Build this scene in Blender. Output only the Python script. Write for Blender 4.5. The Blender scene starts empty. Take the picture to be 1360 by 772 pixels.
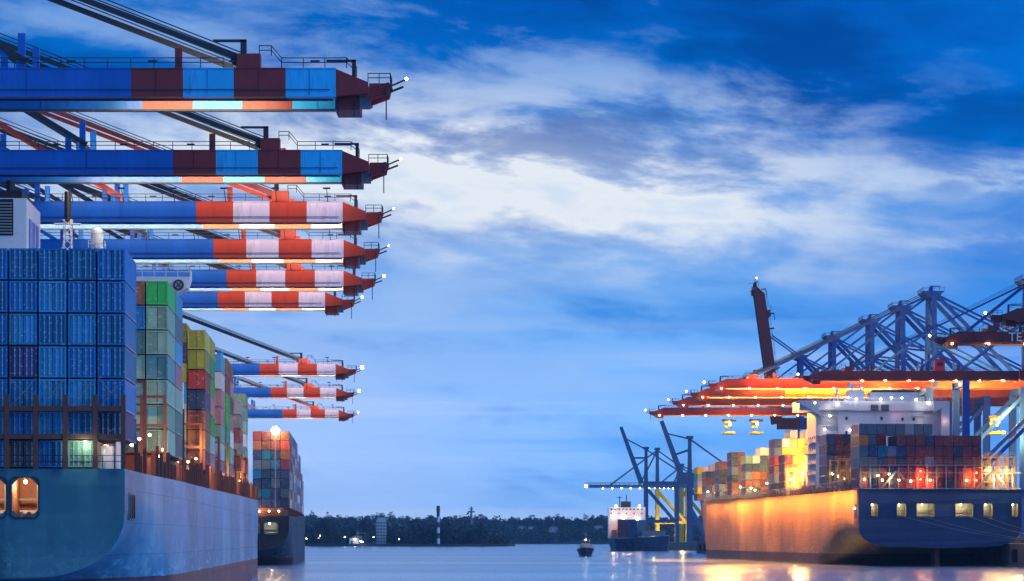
import bpy, bmesh, math, random
from mathutils import Matrix, Vector, noise as mnoise

R = random.Random(7)
C = bpy.context.scene.collection
SC = bpy.context.scene
F, HY, CAMH = 3520.0, 716.0, 7.3          # focal length and horizon of the 1360 px wide photograph, eye height

# ------------------------------------------------------------------ camera, world, sun, exposure
cam_d = bpy.data.cameras.new('camera')
cam = bpy.data.objects.new('camera', cam_d)
C.objects.link(cam)
cam.location = (0, 0, CAMH)
cam.rotation_euler = (math.pi / 2, 0, 0)
cam_d.sensor_width = 36
cam_d.lens = 36 * F / 1360
cam_d.shift_y = (HY - 386) / 1360
cam_d.clip_start = 1
cam_d.clip_end = 30000
SC.camera = cam
SC.view_settings.view_transform = 'Standard'
SC.view_settings.look = 'None'
SC.view_settings.exposure = 0
SC.view_settings.gamma = 1
SC.cycles.use_denoising = True
SC.cycles.max_bounces = 5
SC.cycles.diffuse_bounces = 3
SC.cycles.glossy_bounces = 3
SC.cycles.sample_clamp_indirect = 6


def lin(r, g, b):
    f = lambda c: (c / 255 / 12.92) if c / 255 <= .04045 else ((c / 255 + .055) / 1.055) ** 2.4
    return (f(r), f(g), f(b), 1)


class NT:
    """small helper to write node trees"""
    def __init__(s, tree):
        s.t = tree
        s.n = tree.nodes
        s.l = tree.links

    def new(s, typ, ins=None, **kw):
        n = s.n.new(typ)
        for k, v in kw.items():
            setattr(n, k, v)
        for k, v in (ins or {}).items():
            if hasattr(v, 'is_linked') or isinstance(v, bpy.types.NodeSocket):
                s.l.new(v, n.inputs[k])
            else:
                n.inputs[k].default_value = v
        return n

    def m(s, op, a, b=None, c=None, clamp=False):
        ins = {0: a}
        if b is not None:
            ins[1] = b
        if c is not None:
            ins[2] = c
        return s.new('ShaderNodeMath', ins, operation=op, use_clamp=clamp).outputs[0]

    def ramp(s, fac, stops, interp='LINEAR'):
        n = s.new('ShaderNodeValToRGB', {0: fac})
        e = n.color_ramp.elements
        n.color_ramp.interpolation = interp
        while len(e) < len(stops):
            e.new(.5)
        for x, (p, c) in zip(e, stops):
            x.position = p
            x.color = c if len(c) == 4 else (*c, 1)
        return n.outputs[0]

    def mix(s, fac, a, b, mode='MIX'):
        n = s.new('ShaderNodeMix', {0: fac}, data_type='RGBA', blend_type=mode)
        for i, v in ((6, a), (7, b)):
            if isinstance(v, bpy.types.NodeSocket):
                s.l.new(v, n.inputs[i])
            else:
                n.inputs[i].default_value = v if len(v) == 4 else (*v, 1)
        return n.outputs[2]


SUN_EL, SUN_AZ = math.radians(24), math.radians(114)
W = bpy.data.worlds.new('World')
SC.world = W
W.use_nodes = True
w = NT(W.node_tree)
w.n.clear()
geo = w.new('ShaderNodeTexCoord')
sep = w.new('ShaderNodeSeparateXYZ', {0: geo.outputs['Generated']})
dx, dy, dz = sep.outputs
el = w.m('MAXIMUM', dz, 0.0)
az = w.m('ARCTAN2', dx, dy)
# a cloud layer seen in perspective: direction divided by height
den = w.m('ADD', el, .075)
cu, cv = w.m('DIVIDE', dx, den), w.m('DIVIDE', dy, den)
cvec = w.new('ShaderNodeCombineXYZ', {0: cu, 1: cv, 2: 0.0}).outputs[0]
n1 = w.new('ShaderNodeTexNoise', {'Vector': cvec, 'Scale': 1.15, 'Detail': 9.0, 'Roughness': .56, 'Distortion': .5}).outputs[0]
cvec2 = w.new('ShaderNodeMapping', {0: cvec, 1: (3.1, 7.7, 0)}).outputs[0]
n2 = w.new('ShaderNodeTexNoise', {'Vector': cvec2, 'Scale': .42, 'Detail': 5.0, 'Roughness': .5, 'Distortion': .3}).outputs[0]
n3 = w.new('ShaderNodeTexNoise', {'Vector': cvec2, 'Scale': 3.4, 'Detail': 6.0, 'Roughness': .6, 'Distortion': .2}).outputs[0]
base = w.ramp(el, [(0, lin(146, 192, 255)), (.05, lin(138, 188, 255)), (.09, lin(126, 180, 252)), (.125, lin(116, 172, 247)),
                   (.155, lin(58, 128, 220)), (.18, lin(18, 102, 204)), (.21, lin(0, 84, 188)), (.32, lin(30, 100, 196)), (1, lin(95, 150, 225))])


def span(v, a, b):
    return w.new('ShaderNodeMapRange', {0: v, 1: a, 2: b, 3: 0.0, 4: 1.0}, interpolation_type='SMOOTHSTEP').outputs[0]


def bell(v, c, r):
    d = w.m('DIVIDE', w.m('SUBTRACT', v, c), r)
    return w.m('POWER', 2.718, w.m('MULTIPLY', w.m('MULTIPLY', d, d), -1.0))


# the side away from the afterglow is a deeper blue
azf = span(az, .03, .25)
base = w.mix(w.m('MULTIPLY', azf, .6), base, lin(30, 112, 226))
# pale afterglow low over the cranes
base = w.mix(w.m('MULTIPLY', w.m('MULTIPLY', span(az, .10, -.15), w.m('MULTIPLY', span(el, .16, .05), span(az, -.8, -.3))), .75), base, lin(186, 204, 244))
mixn = w.m('ADD', w.m('MULTIPLY', n1, .6), w.m('MULTIPLY', n2, .4))
cl = span(mixn, .42, .58)
clf = span(n3, .44, .66)
# broad grey-blue cloud sheet, darker blue between its parts
cfade = span(el, .03, .15)
sheet = w.mix(w.m('MULTIPLY', azf, .85), lin(120, 170, 234), lin(40, 118, 216))
col = w.mix(w.m('MULTIPLY', cl, w.m('ADD', .12, w.m('MULTIPLY', cfade, .36))), base, sheet)
dk_ = w.m('MULTIPLY', w.m('MULTIPLY', w.m('SUBTRACT', 1.0, cl), cfade), .38)
col = w.mix(dk_, col, lin(4, 72, 168))
bvec = w.new('ShaderNodeCombineXYZ', {0: w.m('MULTIPLY', az, 16.0), 1: w.m('MULTIPLY', w.m('ADD', el, w.m('MULTIPLY', az, .09)), 50.0), 2: 4.2}).outputs[0]
n5 = w.new('ShaderNodeTexNoise', {'Vector': bvec, 'Scale': 1.0, 'Detail': 8.0, 'Roughness': .58, 'Distortion': .2}).outputs[0]
bvec2 = w.new('ShaderNodeMapping', {0: bvec, 1: (9.0, 2.0, 1.0), 3: (.42, .5, 1)}).outputs[0]
n6 = w.new('ShaderNodeTexNoise', {'Vector': bvec2, 'Scale': 1.0, 'Detail': 5.0, 'Roughness': .5, 'Distortion': .4}).outputs[0]
bil = w.m('ADD', w.m('MULTIPLY', n5, .55), w.m('MULTIPLY', n6, .45))
bfade = span(el, -.07, .10)
col = w.mix(w.m('MULTIPLY', w.m('MULTIPLY', span(bil, .49, .66), bfade), .58), col, w.mix(azf, lin(158, 190, 242), lin(70, 140, 226)))
col = w.mix(w.m('MULTIPLY', w.m('MULTIPLY', span(bil, .51, .36), bfade), .72), col, w.mix(span(el, .10, .17), lin(70, 134, 222), lin(2, 62, 152)))
# bright break in the cloud where the afterglow comes through, slanting down to the right
sl_ = w.m('ADD', w.m('ADD', el, w.m('MULTIPLY', az, .05)), w.m('MULTIPLY', w.m('SUBTRACT', n6, .5), .05))
core = w.m('MULTIPLY', bell(sl_, .131, .0185), bell(az, -.03, .135))
halo = w.m('MULTIPLY', bell(sl_, .142, .03), bell(az, .0, .13))
bright = w.m('ADD', w.m('MULTIPLY', core, w.m('ADD', .34, w.m('MULTIPLY', span(n5, .36, .60), .85))), w.m('MULTIPLY', halo, w.m('ADD', .06, w.m('MULTIPLY', span(n5, .42, .64), .7))), clamp=True)
col = w.mix(bright, col, lin(236, 243, 252))
# small bright tatters of cloud either side of the break
tat = w.m('MULTIPLY', w.m('MULTIPLY', bell(el, .125, .02), span(n5, .56, .68)), .7)
col = w.mix(tat, col, lin(205, 224, 250))
# thin pale bars low down
n4 = w.new('ShaderNodeTexNoise', {'Vector': w.new('ShaderNodeMapping', {0: geo.outputs['Generated'], 3: (3.0, 1.0, 70.0)}).outputs[0], 'Scale': 1.0, 'Detail': 4.0, 'Roughness': .5}).outputs[0]
col = w.mix(w.m('MULTIPLY', w.m('MULTIPLY', span(n4, .5, .66), span(el, .13, .04)), .45), col, lin(190, 208, 246))
col = w.mix(w.m('MULTIPLY', w.m('MULTIPLY', span(n4, .48, .33), span(el, .13, .04)), .40), col, lin(80, 148, 234))
sky = w.new('ShaderNodeTexSky', sky_type='NISHITA', sun_disc=False, sun_elevation=math.radians(2), sun_rotation=SUN_AZ)
bg1 = w.new('ShaderNodeBackground', {0: sky.outputs[0], 1: .05})
col = w.new('ShaderNodeHueSaturation', {'Color': col, 'Hue': .496, 'Saturation': 1.08, 'Value': w.m('ADD', .97, w.m('MULTIPLY', span(el, .13, .0), .28))}).outputs[0]
bg2 = w.new('ShaderNodeBackground', {0: col, 1: 1.0})
add = w.new('ShaderNodeAddShader', {0: bg1.outputs[0], 1: bg2.outputs[0]})
w.new('ShaderNodeOutputWorld', {0: bg2.outputs[0]})

sd = bpy.data.lights.new('sun', 'SUN')
sd.energy = 1.5
sd.angle = math.radians(30)
sd.color = (.60, .82, 1.0)
so = bpy.data.objects.new('sun', sd)
C.objects.link(so)
so.rotation_euler = Vector((-math.sin(SUN_AZ) * math.cos(SUN_EL), -math.cos(SUN_AZ) * math.cos(SUN_EL), -math.sin(SUN_EL))).to_track_quat('-Z', 'Y').to_euler()

# ------------------------------------------------------------------ materials
MATS = {}


def paint(name, rgb, rough=.5, vary=.25, scale=.8, dirt=None, dirt_amt=.35, metal=0.0, streak=False):
    if name in MATS:
        return MATS[name]
    m = bpy.data.materials.new(name)
    MATS[name] = m
    m.use_nodes = True
    t = NT(m.node_tree)
    b = t.n['Principled BSDF']
    tc = t.new('ShaderNodeTexCoord')
    mp = t.new('ShaderNodeMapping', {0: tc.outputs['Object'], 3: (1, 1, .18 if streak else 1)})
    nz = t.new('ShaderNodeTexNoise', {'Vector': mp.outputs[0], 'Scale': scale, 'Detail': 6.0, 'Roughness': .65}).outputs[0]
    nz2 = t.new('ShaderNodeTexNoise', {'Vector': mp.outputs[0], 'Scale': scale * 5, 'Detail': 4.0, 'Roughness': .7}).outputs[0]
    c = t.mix(1.0, (*rgb, 1), t.ramp(nz, [(.25, (1 - vary,) * 3), (.75, (1 + vary * .4,) * 3)]), 'MULTIPLY')
    d = dirt or tuple(x * .35 for x in rgb)
    f = t.m('MULTIPLY', t.ramp(t.m('MULTIPLY', nz, nz2), [(.27, (0, 0, 0)), (.42, (1, 1, 1))]), dirt_amt)
    c = t.mix(f, c, (*d, 1))
    t.l.new(c, b.inputs['Base Color'])
    t.l.new(t.m('ADD', rough - .1, t.m('MULTIPLY', nz2, .2)), b.inputs['Roughness'])
    b.inputs['Metallic'].default_value = metal
    return m


def emit(name, rgb, strength):
    if name in MATS:
        return MATS[name]
    m = bpy.data.materials.new(name)
    MATS[name] = m
    m.use_nodes = True
    b = m.node_tree.nodes['Principled BSDF']
    b.inputs['Base Color'].default_value = (*rgb, 1)
    b.inputs['Emission Color'].default_value = (*rgb, 1)
    b.inputs['Emission Strength'].default_value = strength
    return m


def box_paint(name, rgb):
    """container paint: faded, rusty, with rows of small stencilled white print on the door end"""
    key = 'cont_' + name
    if key in MATS:
        return MATS[key]
    m = bpy.data.materials.new('container_paint_' + name)
    MATS[key] = m
    m.use_nodes = True
    t = NT(m.node_tree)
    b = t.n['Principled BSDF']
    tc = t.new('ShaderNodeTexCoord')
    oi = t.new('ShaderNodeObjectInfo')
    rnd = oi.outputs['Random']
    off = t.new('ShaderNodeCombineXYZ', {0: t.m('MULTIPLY', rnd, 91.0), 1: t.m('MULTIPLY', rnd, 37.0), 2: t.m('MULTIPLY', rnd, 53.0)}).outputs[0]
    v = t.new('ShaderNodeVectorMath', {0: tc.outputs['Object'], 1: off}, operation='ADD').outputs[0]
    nz = t.new('ShaderNodeTexNoise', {'Vector': v, 'Scale': .7, 'Detail': 6.0, 'Roughness': .6}).outputs[0]
    mp = t.new('ShaderNodeMapping', {0: v, 3: (3, 3, .5)})
    nz2 = t.new('ShaderNodeTexNoise', {'Vector': mp.outputs[0], 'Scale': 1.6, 'Detail': 5.0, 'Roughness': .7}).outputs[0]
    val = t.m('ADD', .45, t.m('ADD', t.m('MULTIPLY', rnd, .75), t.m('MULTIPLY', nz, .35)))
    hsv = t.new('ShaderNodeHueSaturation', {'Color': (*rgb, 1), 'Hue': t.m('ADD', .485, t.m('MULTIPLY', rnd, .03)), 'Saturation': 1.0, 'Value': val})
    c = hsv.outputs[0]
    c = t.mix(t.m('MULTIPLY', t.ramp(nz2, [(.55, (0, 0, 0)), (.72, (1, 1, 1))]), .5), c, (.07, .04, .03, 1))
    s = t.new('ShaderNodeSeparateXYZ', {0: tc.outputs['Object']})
    x, y, z = s.outputs
    q = t.new('ShaderNodeCombineXYZ', {0: t.m('ADD', t.m('FLOOR', t.m('DIVIDE', x, .27)), t.m('MULTIPLY', rnd, 77.0)),
                                       1: t.m('FLOOR', t.m('DIVIDE', z, .15)), 2: 0.0}).outputs[0]
    wn = t.new('ShaderNodeTexWhiteNoise', {'Vector': q}, noise_dimensions='3D').outputs['Value']
    fz = t.m('FRACT', t.m('DIVIDE', z, .15))
    f = t.m('MULTIPLY', t.m('GREATER_THAN', wn, .93), t.m('LESS_THAN', fz, .6))
    f = t.m('MULTIPLY', f, t.m('LESS_THAN', y, .14))
    f = t.m('MULTIPLY', f, t.m('GREATER_THAN', t.m('ABSOLUTE', t.m('SUBTRACT', t.m('ABSOLUTE', x), .6)), .12))
    c = t.mix(t.m('MULTIPLY', f, .5), c, (.55, .60, .62, 1))
    t.l.new(c, b.inputs['Base Color'])
    b.inputs['Roughness'].default_value = .42
    return m


CC = {'blue': (.010, .17, .38), 'sky blue': (.03, .31, .54), 'navy': (.02, .05, .13), 'purple': (.09, .05, .16), 'green': (.02, .36, .05),
      'pale green': (.20, .37, .29), 'dark green': (.02, .20, .10), 'yellow green': (.31, .32, .03), 'yellow': (.62, .40, .03),
      'red': (.38, .05, .03), 'maroon': (.17, .035, .05), 'brown': (.20, .07, .04), 'orange': (.60, .17, .03), 'white': (.54, .54, .57),
      'grey': (.24, .27, .30), 'pink': (.38, .16, .18), 'slate': (.10, .15, .21), 'teal': (.09, .25, .27)}

M_rod = paint('galvanised_rod', (.30, .46, .58), .4)
M_steel = paint('dark_steel', (.035, .038, .045), .6)
M_black = paint('black_paint', (.012, .012, .014), .55)
M_white = paint('white_paint', (.72, .72, .73), .45, .12, dirt=(.42, .36, .30), dirt_amt=.35)
M_house = paint('house_white', (.52, .51, .60), .5, .2, .3, dirt=(.36, .30, .26), dirt_amt=.5, streak=True)
M_rust = paint('oxide_red_steel', (.16, .05, .035), .65, .4)
M_grey = paint('grey_steel', (.22, .23, .25), .5)
M_conc = paint('quay_concrete', (.13, .13, .13), .85, .4, .15)
M_lampw = emit('lamp_white', (1, .93, .78), 40)
M_lampo = emit('lamp_sodium', (1, .62, .22), 40)
M_lampr = emit('lamp_red', (1, .12, .04), 14)
M_glass = paint('dark_glass', (.02, .025, .035), .12, .1)
M_cblue = paint('crane_blue', (.008, .15, .58), .42, .35, .3, dirt=(.02, .05, .14), dirt_amt=.6, streak=True)
M_csky = paint('crane_sky_blue', (.03, .54, .95), .42, .3, .3, dirt=(.06, .16, .3), dirt_amt=.6, streak=True)
M_cmaroon = paint('crane_maroon', (.32, .030, .026), .45, .35, .3, dirt_amt=.6, streak=True)
M_cred = paint('crane_orange_red', (.62, .065, .015), .42, .3, .3, dirt=(.2, .04, .02), dirt_amt=.6, streak=True)
M_cwhite = paint('crane_white', (.80, .74, .80), .42, .2, .3, dirt=(.36, .32, .32), dirt_amt=.6, streak=True)
M_rred = paint('crane_red', (.40, .035, .025), .42, .35, .3, dirt_amt=.6, streak=True)
M_rdark = paint('crane_dark_red', (.17, .018, .018), .5, .35, .3, dirt_amt=.6, streak=True)
M_lampglow = paint('crane_lamp_glow', (.72, .30, .03), .45, .3, .3, dirt_amt=.5, streak=True)  # boom paint with yellow lamp glow put into the colour
M_rblue = paint('crane_deep_blue', (.003, .065, .36), .75, .25, .2)
M_yellow = paint('crane_yellow', (.62, .42, .03), .5)


def hull_paint(name, rgb, boot_z, boot_rgb, streak=.5, seam=.35, pale=None, sy=.5, spec=.5, dent_amt=.25):
    m = bpy.data.materials.new(name)
    m.use_nodes = True
    t = NT(m.node_tree)
    b = t.n['Principled BSDF']
    tc = t.new('ShaderNodeTexCoord')
    o = tc.outputs['Object']
    s = t.new('ShaderNodeSeparateXYZ', {0: o})
    x, y, z = s.outputs
    mp = t.new('ShaderNodeMapping', {0: o, 3: (.5, sy, .035 if sy > .2 else .02)}).outputs[0]
    st = t.new('ShaderNodeTexNoise', {'Vector': mp, 'Scale': 1.0, 'Detail': 8.0, 'Roughness': .62}).outputs[0]
    bl = t.new('ShaderNodeTexNoise', {'Vector': o, 'Scale': .07, 'Detail': 6.0, 'Roughness': .6}).outputs[0]
    fine = t.new('ShaderNodeTexNoise', {'Vector': t.new('ShaderNodeMapping', {0: o, 3: (1, 1 if sy > .2 else .2, 1)}).outputs[0], 'Scale': 1.1, 'Detail': 6.0, 'Roughness': .75}).outputs[0]
    pl = pale or tuple(min(.8, c * 1.5 + .06) for c in rgb)
    c = t.mix(t.ramp(bl, [(.3, (0, 0, 0)), (.7, (1, 1, 1))]), (*[k * .62 for k in rgb], 1), (*[min(.8, k * 1.3) for k in rgb], 1))
    c = t.mix(t.m('MULTIPLY', t.ramp(st, [(.5, (0, 0, 0)), (.68, (1, 1, 1))]), streak), c, (*pl, 1))
    c = t.mix(t.m('MULTIPLY', t.ramp(st, [(.34, (1, 1, 1)), (.48, (0, 0, 0))]), streak * .8), c, (*[k * .5 for k in rgb], 1))
    # scuffing low on the side, where fenders and tugs rub
    sc = t.m('MULTIPLY', t.ramp(fine, [(.52, (0, 0, 0)), (.6, (1, 1, 1))]), t.ramp(t.m('DIVIDE', z, 14.0), [(.2, (.7, .7, .7)), (.65, (0, 0, 0))]))
    c = t.mix(sc, c, (*[min(.8, k * 1.35) for k in pl], 1))
    # plate seams
    sm = t.m('MAXIMUM', t.m('LESS_THAN', t.m('FRACT', t.m('DIVIDE', z, 2.9)), .022), t.m('LESS_THAN', t.m('FRACT', t.m('DIVIDE', y, 11.0)), .009))
    c = t.mix(t.m('MULTIPLY', sm, seam), c, (*[k * .35 for k in rgb], 1))
    bz = t.m('ADD', z, t.m('MULTIPLY', t.m('SUBTRACT', fine, .5), .25))
    bc = t.mix(t.ramp(st, [(.35, (0, 0, 0)), (.65, (1, 1, 1))]), (*[k * .6 for k in boot_rgb], 1), (*[k * 1.4 for k in boot_rgb], 1))
    c = t.mix(t.m('LESS_THAN', bz, boot_z), c, bc)
    t.l.new(c, b.inputs['Base Color'])
    t.l.new(t.m('ADD', .28, t.m('MULTIPLY', fine, .25)), b.inputs['Roughness'])
    b.inputs['Specular IOR Level'].default_value = spec
    # plating pulled in slightly between the frames
    wob = t.m('ADD', t.m('MULTIPLY', t.m('SUBTRACT', fine, .5), 3.0), t.m('MULTIPLY', bl, 9.0))
    dent = t.m('MULTIPLY', t.m('ABSOLUTE', t.m('SINE', t.m('ADD', t.m('MULTIPLY', z, 2.2), wob))), t.m('ABSOLUTE', t.m('SINE', t.m('ADD', t.m('MULTIPLY', y, .45), wob))))
    bump = t.new('ShaderNodeBump', {'Strength': .35, 'Distance': .12, 'Height': t.m('ADD', t.m('ADD', bl, t.m('MULTIPLY', sm, -.5)), t.m('MULTIPLY', dent, dent_amt))})
    t.l.new(bump.outputs[0], b.inputs['Normal'])
    return m


# ------------------------------------------------------------------ mesh helpers
class MB:
    def __init__(s):
        s.v, s.f, s.mi = [], [], []

    def add(s, vs, fs, mi=0):
        o = len(s.v)
        s.v += [tuple(p) for p in vs]
        s.f += [tuple(o + i for i in f) for f in fs]
        s.mi += [mi] * len(fs)
        return s

    def box(s, x0, x1, y0, y1, z0, z1, mi=0):
        return s.add([(x0, y0, z0), (x1, y0, z0), (x1, y1, z0), (x0, y1, z0), (x0, y0, z1), (x1, y0, z1), (x1, y1, z1), (x0, y1, z1)],
                     [(0, 3, 2, 1), (4, 5, 6, 7), (0, 1, 5, 4), (1, 2, 6, 5), (2, 3, 7, 6), (3, 0, 4, 7)], mi)

    def bar(s, p0, p1, w_=.2, h_=None, mi=0, n=4, w1=None):
        p0, p1 = Vector(p0), Vector(p1)
        d = (p1 - p0).normalized()
        up = Vector((0, 0, 1)) if abs(d.z) < .95 else Vector((0, 1, 0))
        a = d.cross(up).normalized()
        b_ = a.cross(d).normalized()
        h_ = h_ or w_
        k1 = (w1 or w_) / w_
        vs = []
        for p, k in ((p0, 1), (p1, k1)):
            for i in range(n):
                an = 2 * math.pi * (i + .5) / n
                q = math.sqrt(2) if n == 4 else 1
                vs.append(p + a * math.cos(an) * w_ / 2 * q * k + b_ * math.sin(an) * h_ / 2 * q * k)
        fs = [(i, (i + 1) % n, n + (i + 1) % n, n + i) for i in range(n)] + [tuple(range(n - 1, -1, -1)), tuple(range(n, 2 * n))]
        return s.add(vs, fs, mi)

    def prism(s, pts, y0, y1, mi=0, axis='y'):
        """polygon in x,z (or y,z with axis x) pushed through along the other axis"""
        n = len(pts)
        P = (lambda a, b, t: (a, t, b)) if axis == 'y' else (lambda a, b, t: (t, a, b)) if axis == 'x' else (lambda a, b, t: (a, b, t))
        vs = [P(a, b, y0) for a, b in pts] + [P(a, b, y1) for a, b in pts]
        fs = [(i, (i + 1) % n, n + (i + 1) % n, n + i) for i in range(n)] + [tuple(range(n - 1, -1, -1)), tuple(range(n, 2 * n))]
        return s.add(vs, fs, mi)

    def ball(s, c, r, mi=0, nu=8, nv=5, sz=1.0):
        vs, fs = [], []
        for j in range(nv + 1):
            ph = math.pi * j / nv
            for i in range(nu):
                a = 2 * math.pi * i / nu
                vs.append((c[0] + r * math.sin(ph) * math.cos(a), c[1] + r * math.sin(ph) * math.sin(a), c[2] + r * sz * math.cos(ph)))
        for j in range(nv):
            for i in range(nu):
                fs.append((j * nu + i, j * nu + (i + 1) % nu, (j + 1) * nu + (i + 1) % nu, (j + 1) * nu + i))
        return s.add(vs, fs, mi)

    def rail(s, pts, h=1.1, step=2.0, t=.07, rails=2):
        """handrail along a polyline"""
        for a, b in zip(pts[:-1], pts[1:]):
            a, b = Vector(a), Vector(b)
            n = max(1, int((b - a).length / step))
            for i in range(n + 1):
                p = a.lerp(b, i / n)
                s.bar(p, p + Vector((0, 0, h)), t)
            for k in range(rails):
                z = Vector((0, 0, h * (1 - .45 * k)))
                s.bar(a + z, b + z, t)
        return s

    def mesh(s, name, mats):
        me = bpy.data.meshes.new(name)
        me.from_pydata(s.v, [], s.f)
        for m in (mats if isinstance(mats, (list, tuple)) else [mats]):
            me.materials.append(m)
        if any(s.mi):
            me.polygons.foreach_set('material_index', s.mi)
        bm = bmesh.new()
        bm.from_mesh(me)
        bmesh.ops.recalc_face_normals(bm, faces=bm.faces)
        bm.to_mesh(me)
        bm.free()
        me.update()
        return me

    def build(s, name, mats, parent=None, stuff=False, loc=None):
        o = bpy.data.objects.new(name, s.mesh(name, mats))
        C.objects.link(o)
        if parent:
            o.parent = parent
        if loc:
            o.location = loc
        if stuff:
            o['kind'] = 'stuff'
        return o


def tag(o, label, cat, group=None):
    o['label'] = label
    o['category'] = cat
    if group:
        o['group'] = group
    return o


def thing(name, label, cat, loc=(0, 0, 0), rz=0, group=None):
    o = bpy.data.objects.new(name, None)
    C.objects.link(o)
    o.location = loc
    o.rotation_euler = (0, 0, rz)
    return tag(o, label, cat, group)


def kids(o):
    return [c for c in bpy.data.objects if c.parent == o]


def dup(o, parent=None, idx=None):
    if idx is None:
        idx = {}
        for c in bpy.data.objects:
            if c.parent:
                idx.setdefault(c.parent.name, []).append(c)
    c = o.copy()
    C.objects.link(c)
    c.parent = parent
    for k in idx.get(o.name, ()):
        dup(k, c, idx)
    return c


def lamp(name, kind, loc, power, color, parent=None, aim=None, **kw):
    d = bpy.data.lights.new(name, kind)
    d.energy = power
    d.color = color
    for k, v in kw.items():
        setattr(d, k, v)
    o = bpy.data.objects.new(name, d)
    C.objects.link(o)
    o.location = loc
    if aim:
        o.rotation_euler = Vector(aim).to_track_quat('-Z', 'Y').to_euler()
    o.parent = parent
    return o


def smooth(t):
    t = max(0, min(1, t))
    return t * t * (3 - 2 * t)


def px(x, y_, Y):
    """the point of the photograph's pixel (x, y) at distance Y, for reading sizes off the photograph"""
    return Vector(((x - 680) / F * Y, Y, CAMH + (HY - y_) / F * Y))


# ------------------------------------------------------------------ water and land
def make_water():
    me = bpy.data.meshes.new('water')
    bm = bmesh.new()
    vs = [bm.verts.new(p) for p in ((-9000, -300, 0), (9000, -300, 0), (9000, 14000, 0), (-9000, 14000, 0))]
    bm.faces.new(vs)
    bm.to_mesh(me)
    bm.free()
    m = bpy.data.materials.new('harbour_water')
    m.use_nodes = True
    t = NT(m.node_tree)
    b = t.n['Principled BSDF']
    g_ = t.new('ShaderNodeTexCoord').outputs['Object']
    mp = t.new('ShaderNodeMapping', {0: g_, 3: (.05, .016, 1)}).outputs[0]
    a = t.new('ShaderNodeTexNoise', {'Vector': mp, 'Scale': 1.0, 'Detail': 5.0, 'Roughness': .55, 'Distortion': .6}).outputs[0]
    mp2 = t.new('ShaderNodeMapping', {0: g_, 3: (.35, .12, 1)}).outputs[0]
    a2 = t.new('ShaderNodeTexNoise', {'Vector': mp2, 'Scale': 1.0, 'Detail': 4.0, 'Roughness': .6}).outputs[0]
    mp3 = t.new('ShaderNodeMapping', {0: g_, 3: (.0028, .0105, 1)}).outputs[0]
    a3 = t.new('ShaderNodeTexNoise', {'Vector': mp3, 'Scale': 1.0, 'Detail': 4.0, 'Roughness': .5}).outputs[0]
    b.inputs['Base Color'].default_value = (.10, .27, .46, 1)
    b.inputs['IOR'].default_value = 1.9
    t.l.new(t.m('ADD', .08, t.m('MULTIPLY', a3, .24)), b.inputs['Roughness'])
    bmp = t.new('ShaderNodeBump', {'Strength': .5, 'Distance': .06, 'Height': t.m('ADD', a, t.m('MULTIPLY', a2, .22))})
    t.l.new(bmp.outputs[0], b.inputs['Normal'])
    me.materials.append(m)
    o = bpy.data.objects.new('water', me)
    C.objects.link(o)
    o['kind'] = 'structure'
    return o


make_water()

M_leaf = paint('foliage_dark', (.035, .06, .035), .8, .5, .05)
M_soil = paint('bank_earth', (.05, .055, .045), .9, .4, .05)
M_trunk = paint('bark', (.06, .05, .04), .9)


def hill_h(x, y_):
    t = smooth((y_ - 3790) / 420)
    return 1.2 + t * (25 + 13 * mnoise.noise((x * .0021, y_ * .001, 3.3)) + 4 * mnoise.noise((x * .009, y_ * .006, 1.0)))


def crown(mb, c, r, h, n, rng):
    """leaf clumps through the volume of an uneven crown: small tilted quads"""
    lobes = [(c[0] + rng.uniform(-.5, .5) * r, c[1] + rng.uniform(-.5, .5) * r, c[2] + rng.uniform(-.35, .45) * h, rng.uniform(.45, .75)) for _ in range(4)]
    for _ in range(n):
        L = rng.choice(lobes)
        a, e = rng.uniform(0, 6.283), math.asin(rng.uniform(-.9, 1))
        k = L[3] * rng.uniform(.55, 1.0) + .1
        p = Vector((L[0] + math.cos(a) * math.cos(e) * r * k, L[1] + math.sin(a) * math.cos(e) * r * k, L[2] + math.sin(e) * h * .5 * k))
        s_ = rng.uniform(.13, .30) * r
        u = Vector((rng.uniform(-1, 1), rng.uniform(-1, 1), rng.uniform(-.6, .6))).normalized() * s_
        v_ = u.cross(Vector((rng.uniform(-1, 1), rng.uniform(-1, 1), rng.uniform(-1, 1)))).normalized() * s_ * .8
        mb.add([p - u, p - v_ * .8, p + u * .9, p + v_], [(0, 1, 2, 3)])


HOUSES = ((692, 16, 'pale house among hillside trees, leftmost of the hillside houses'), (735, 13, 'pale house high on the wooded hill above the workboat'),
          (795, 14, 'pale house on the hill just left of the feeder ship'), (705, 8, 'small pale house beside a bigger one among hillside trees'))


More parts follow.
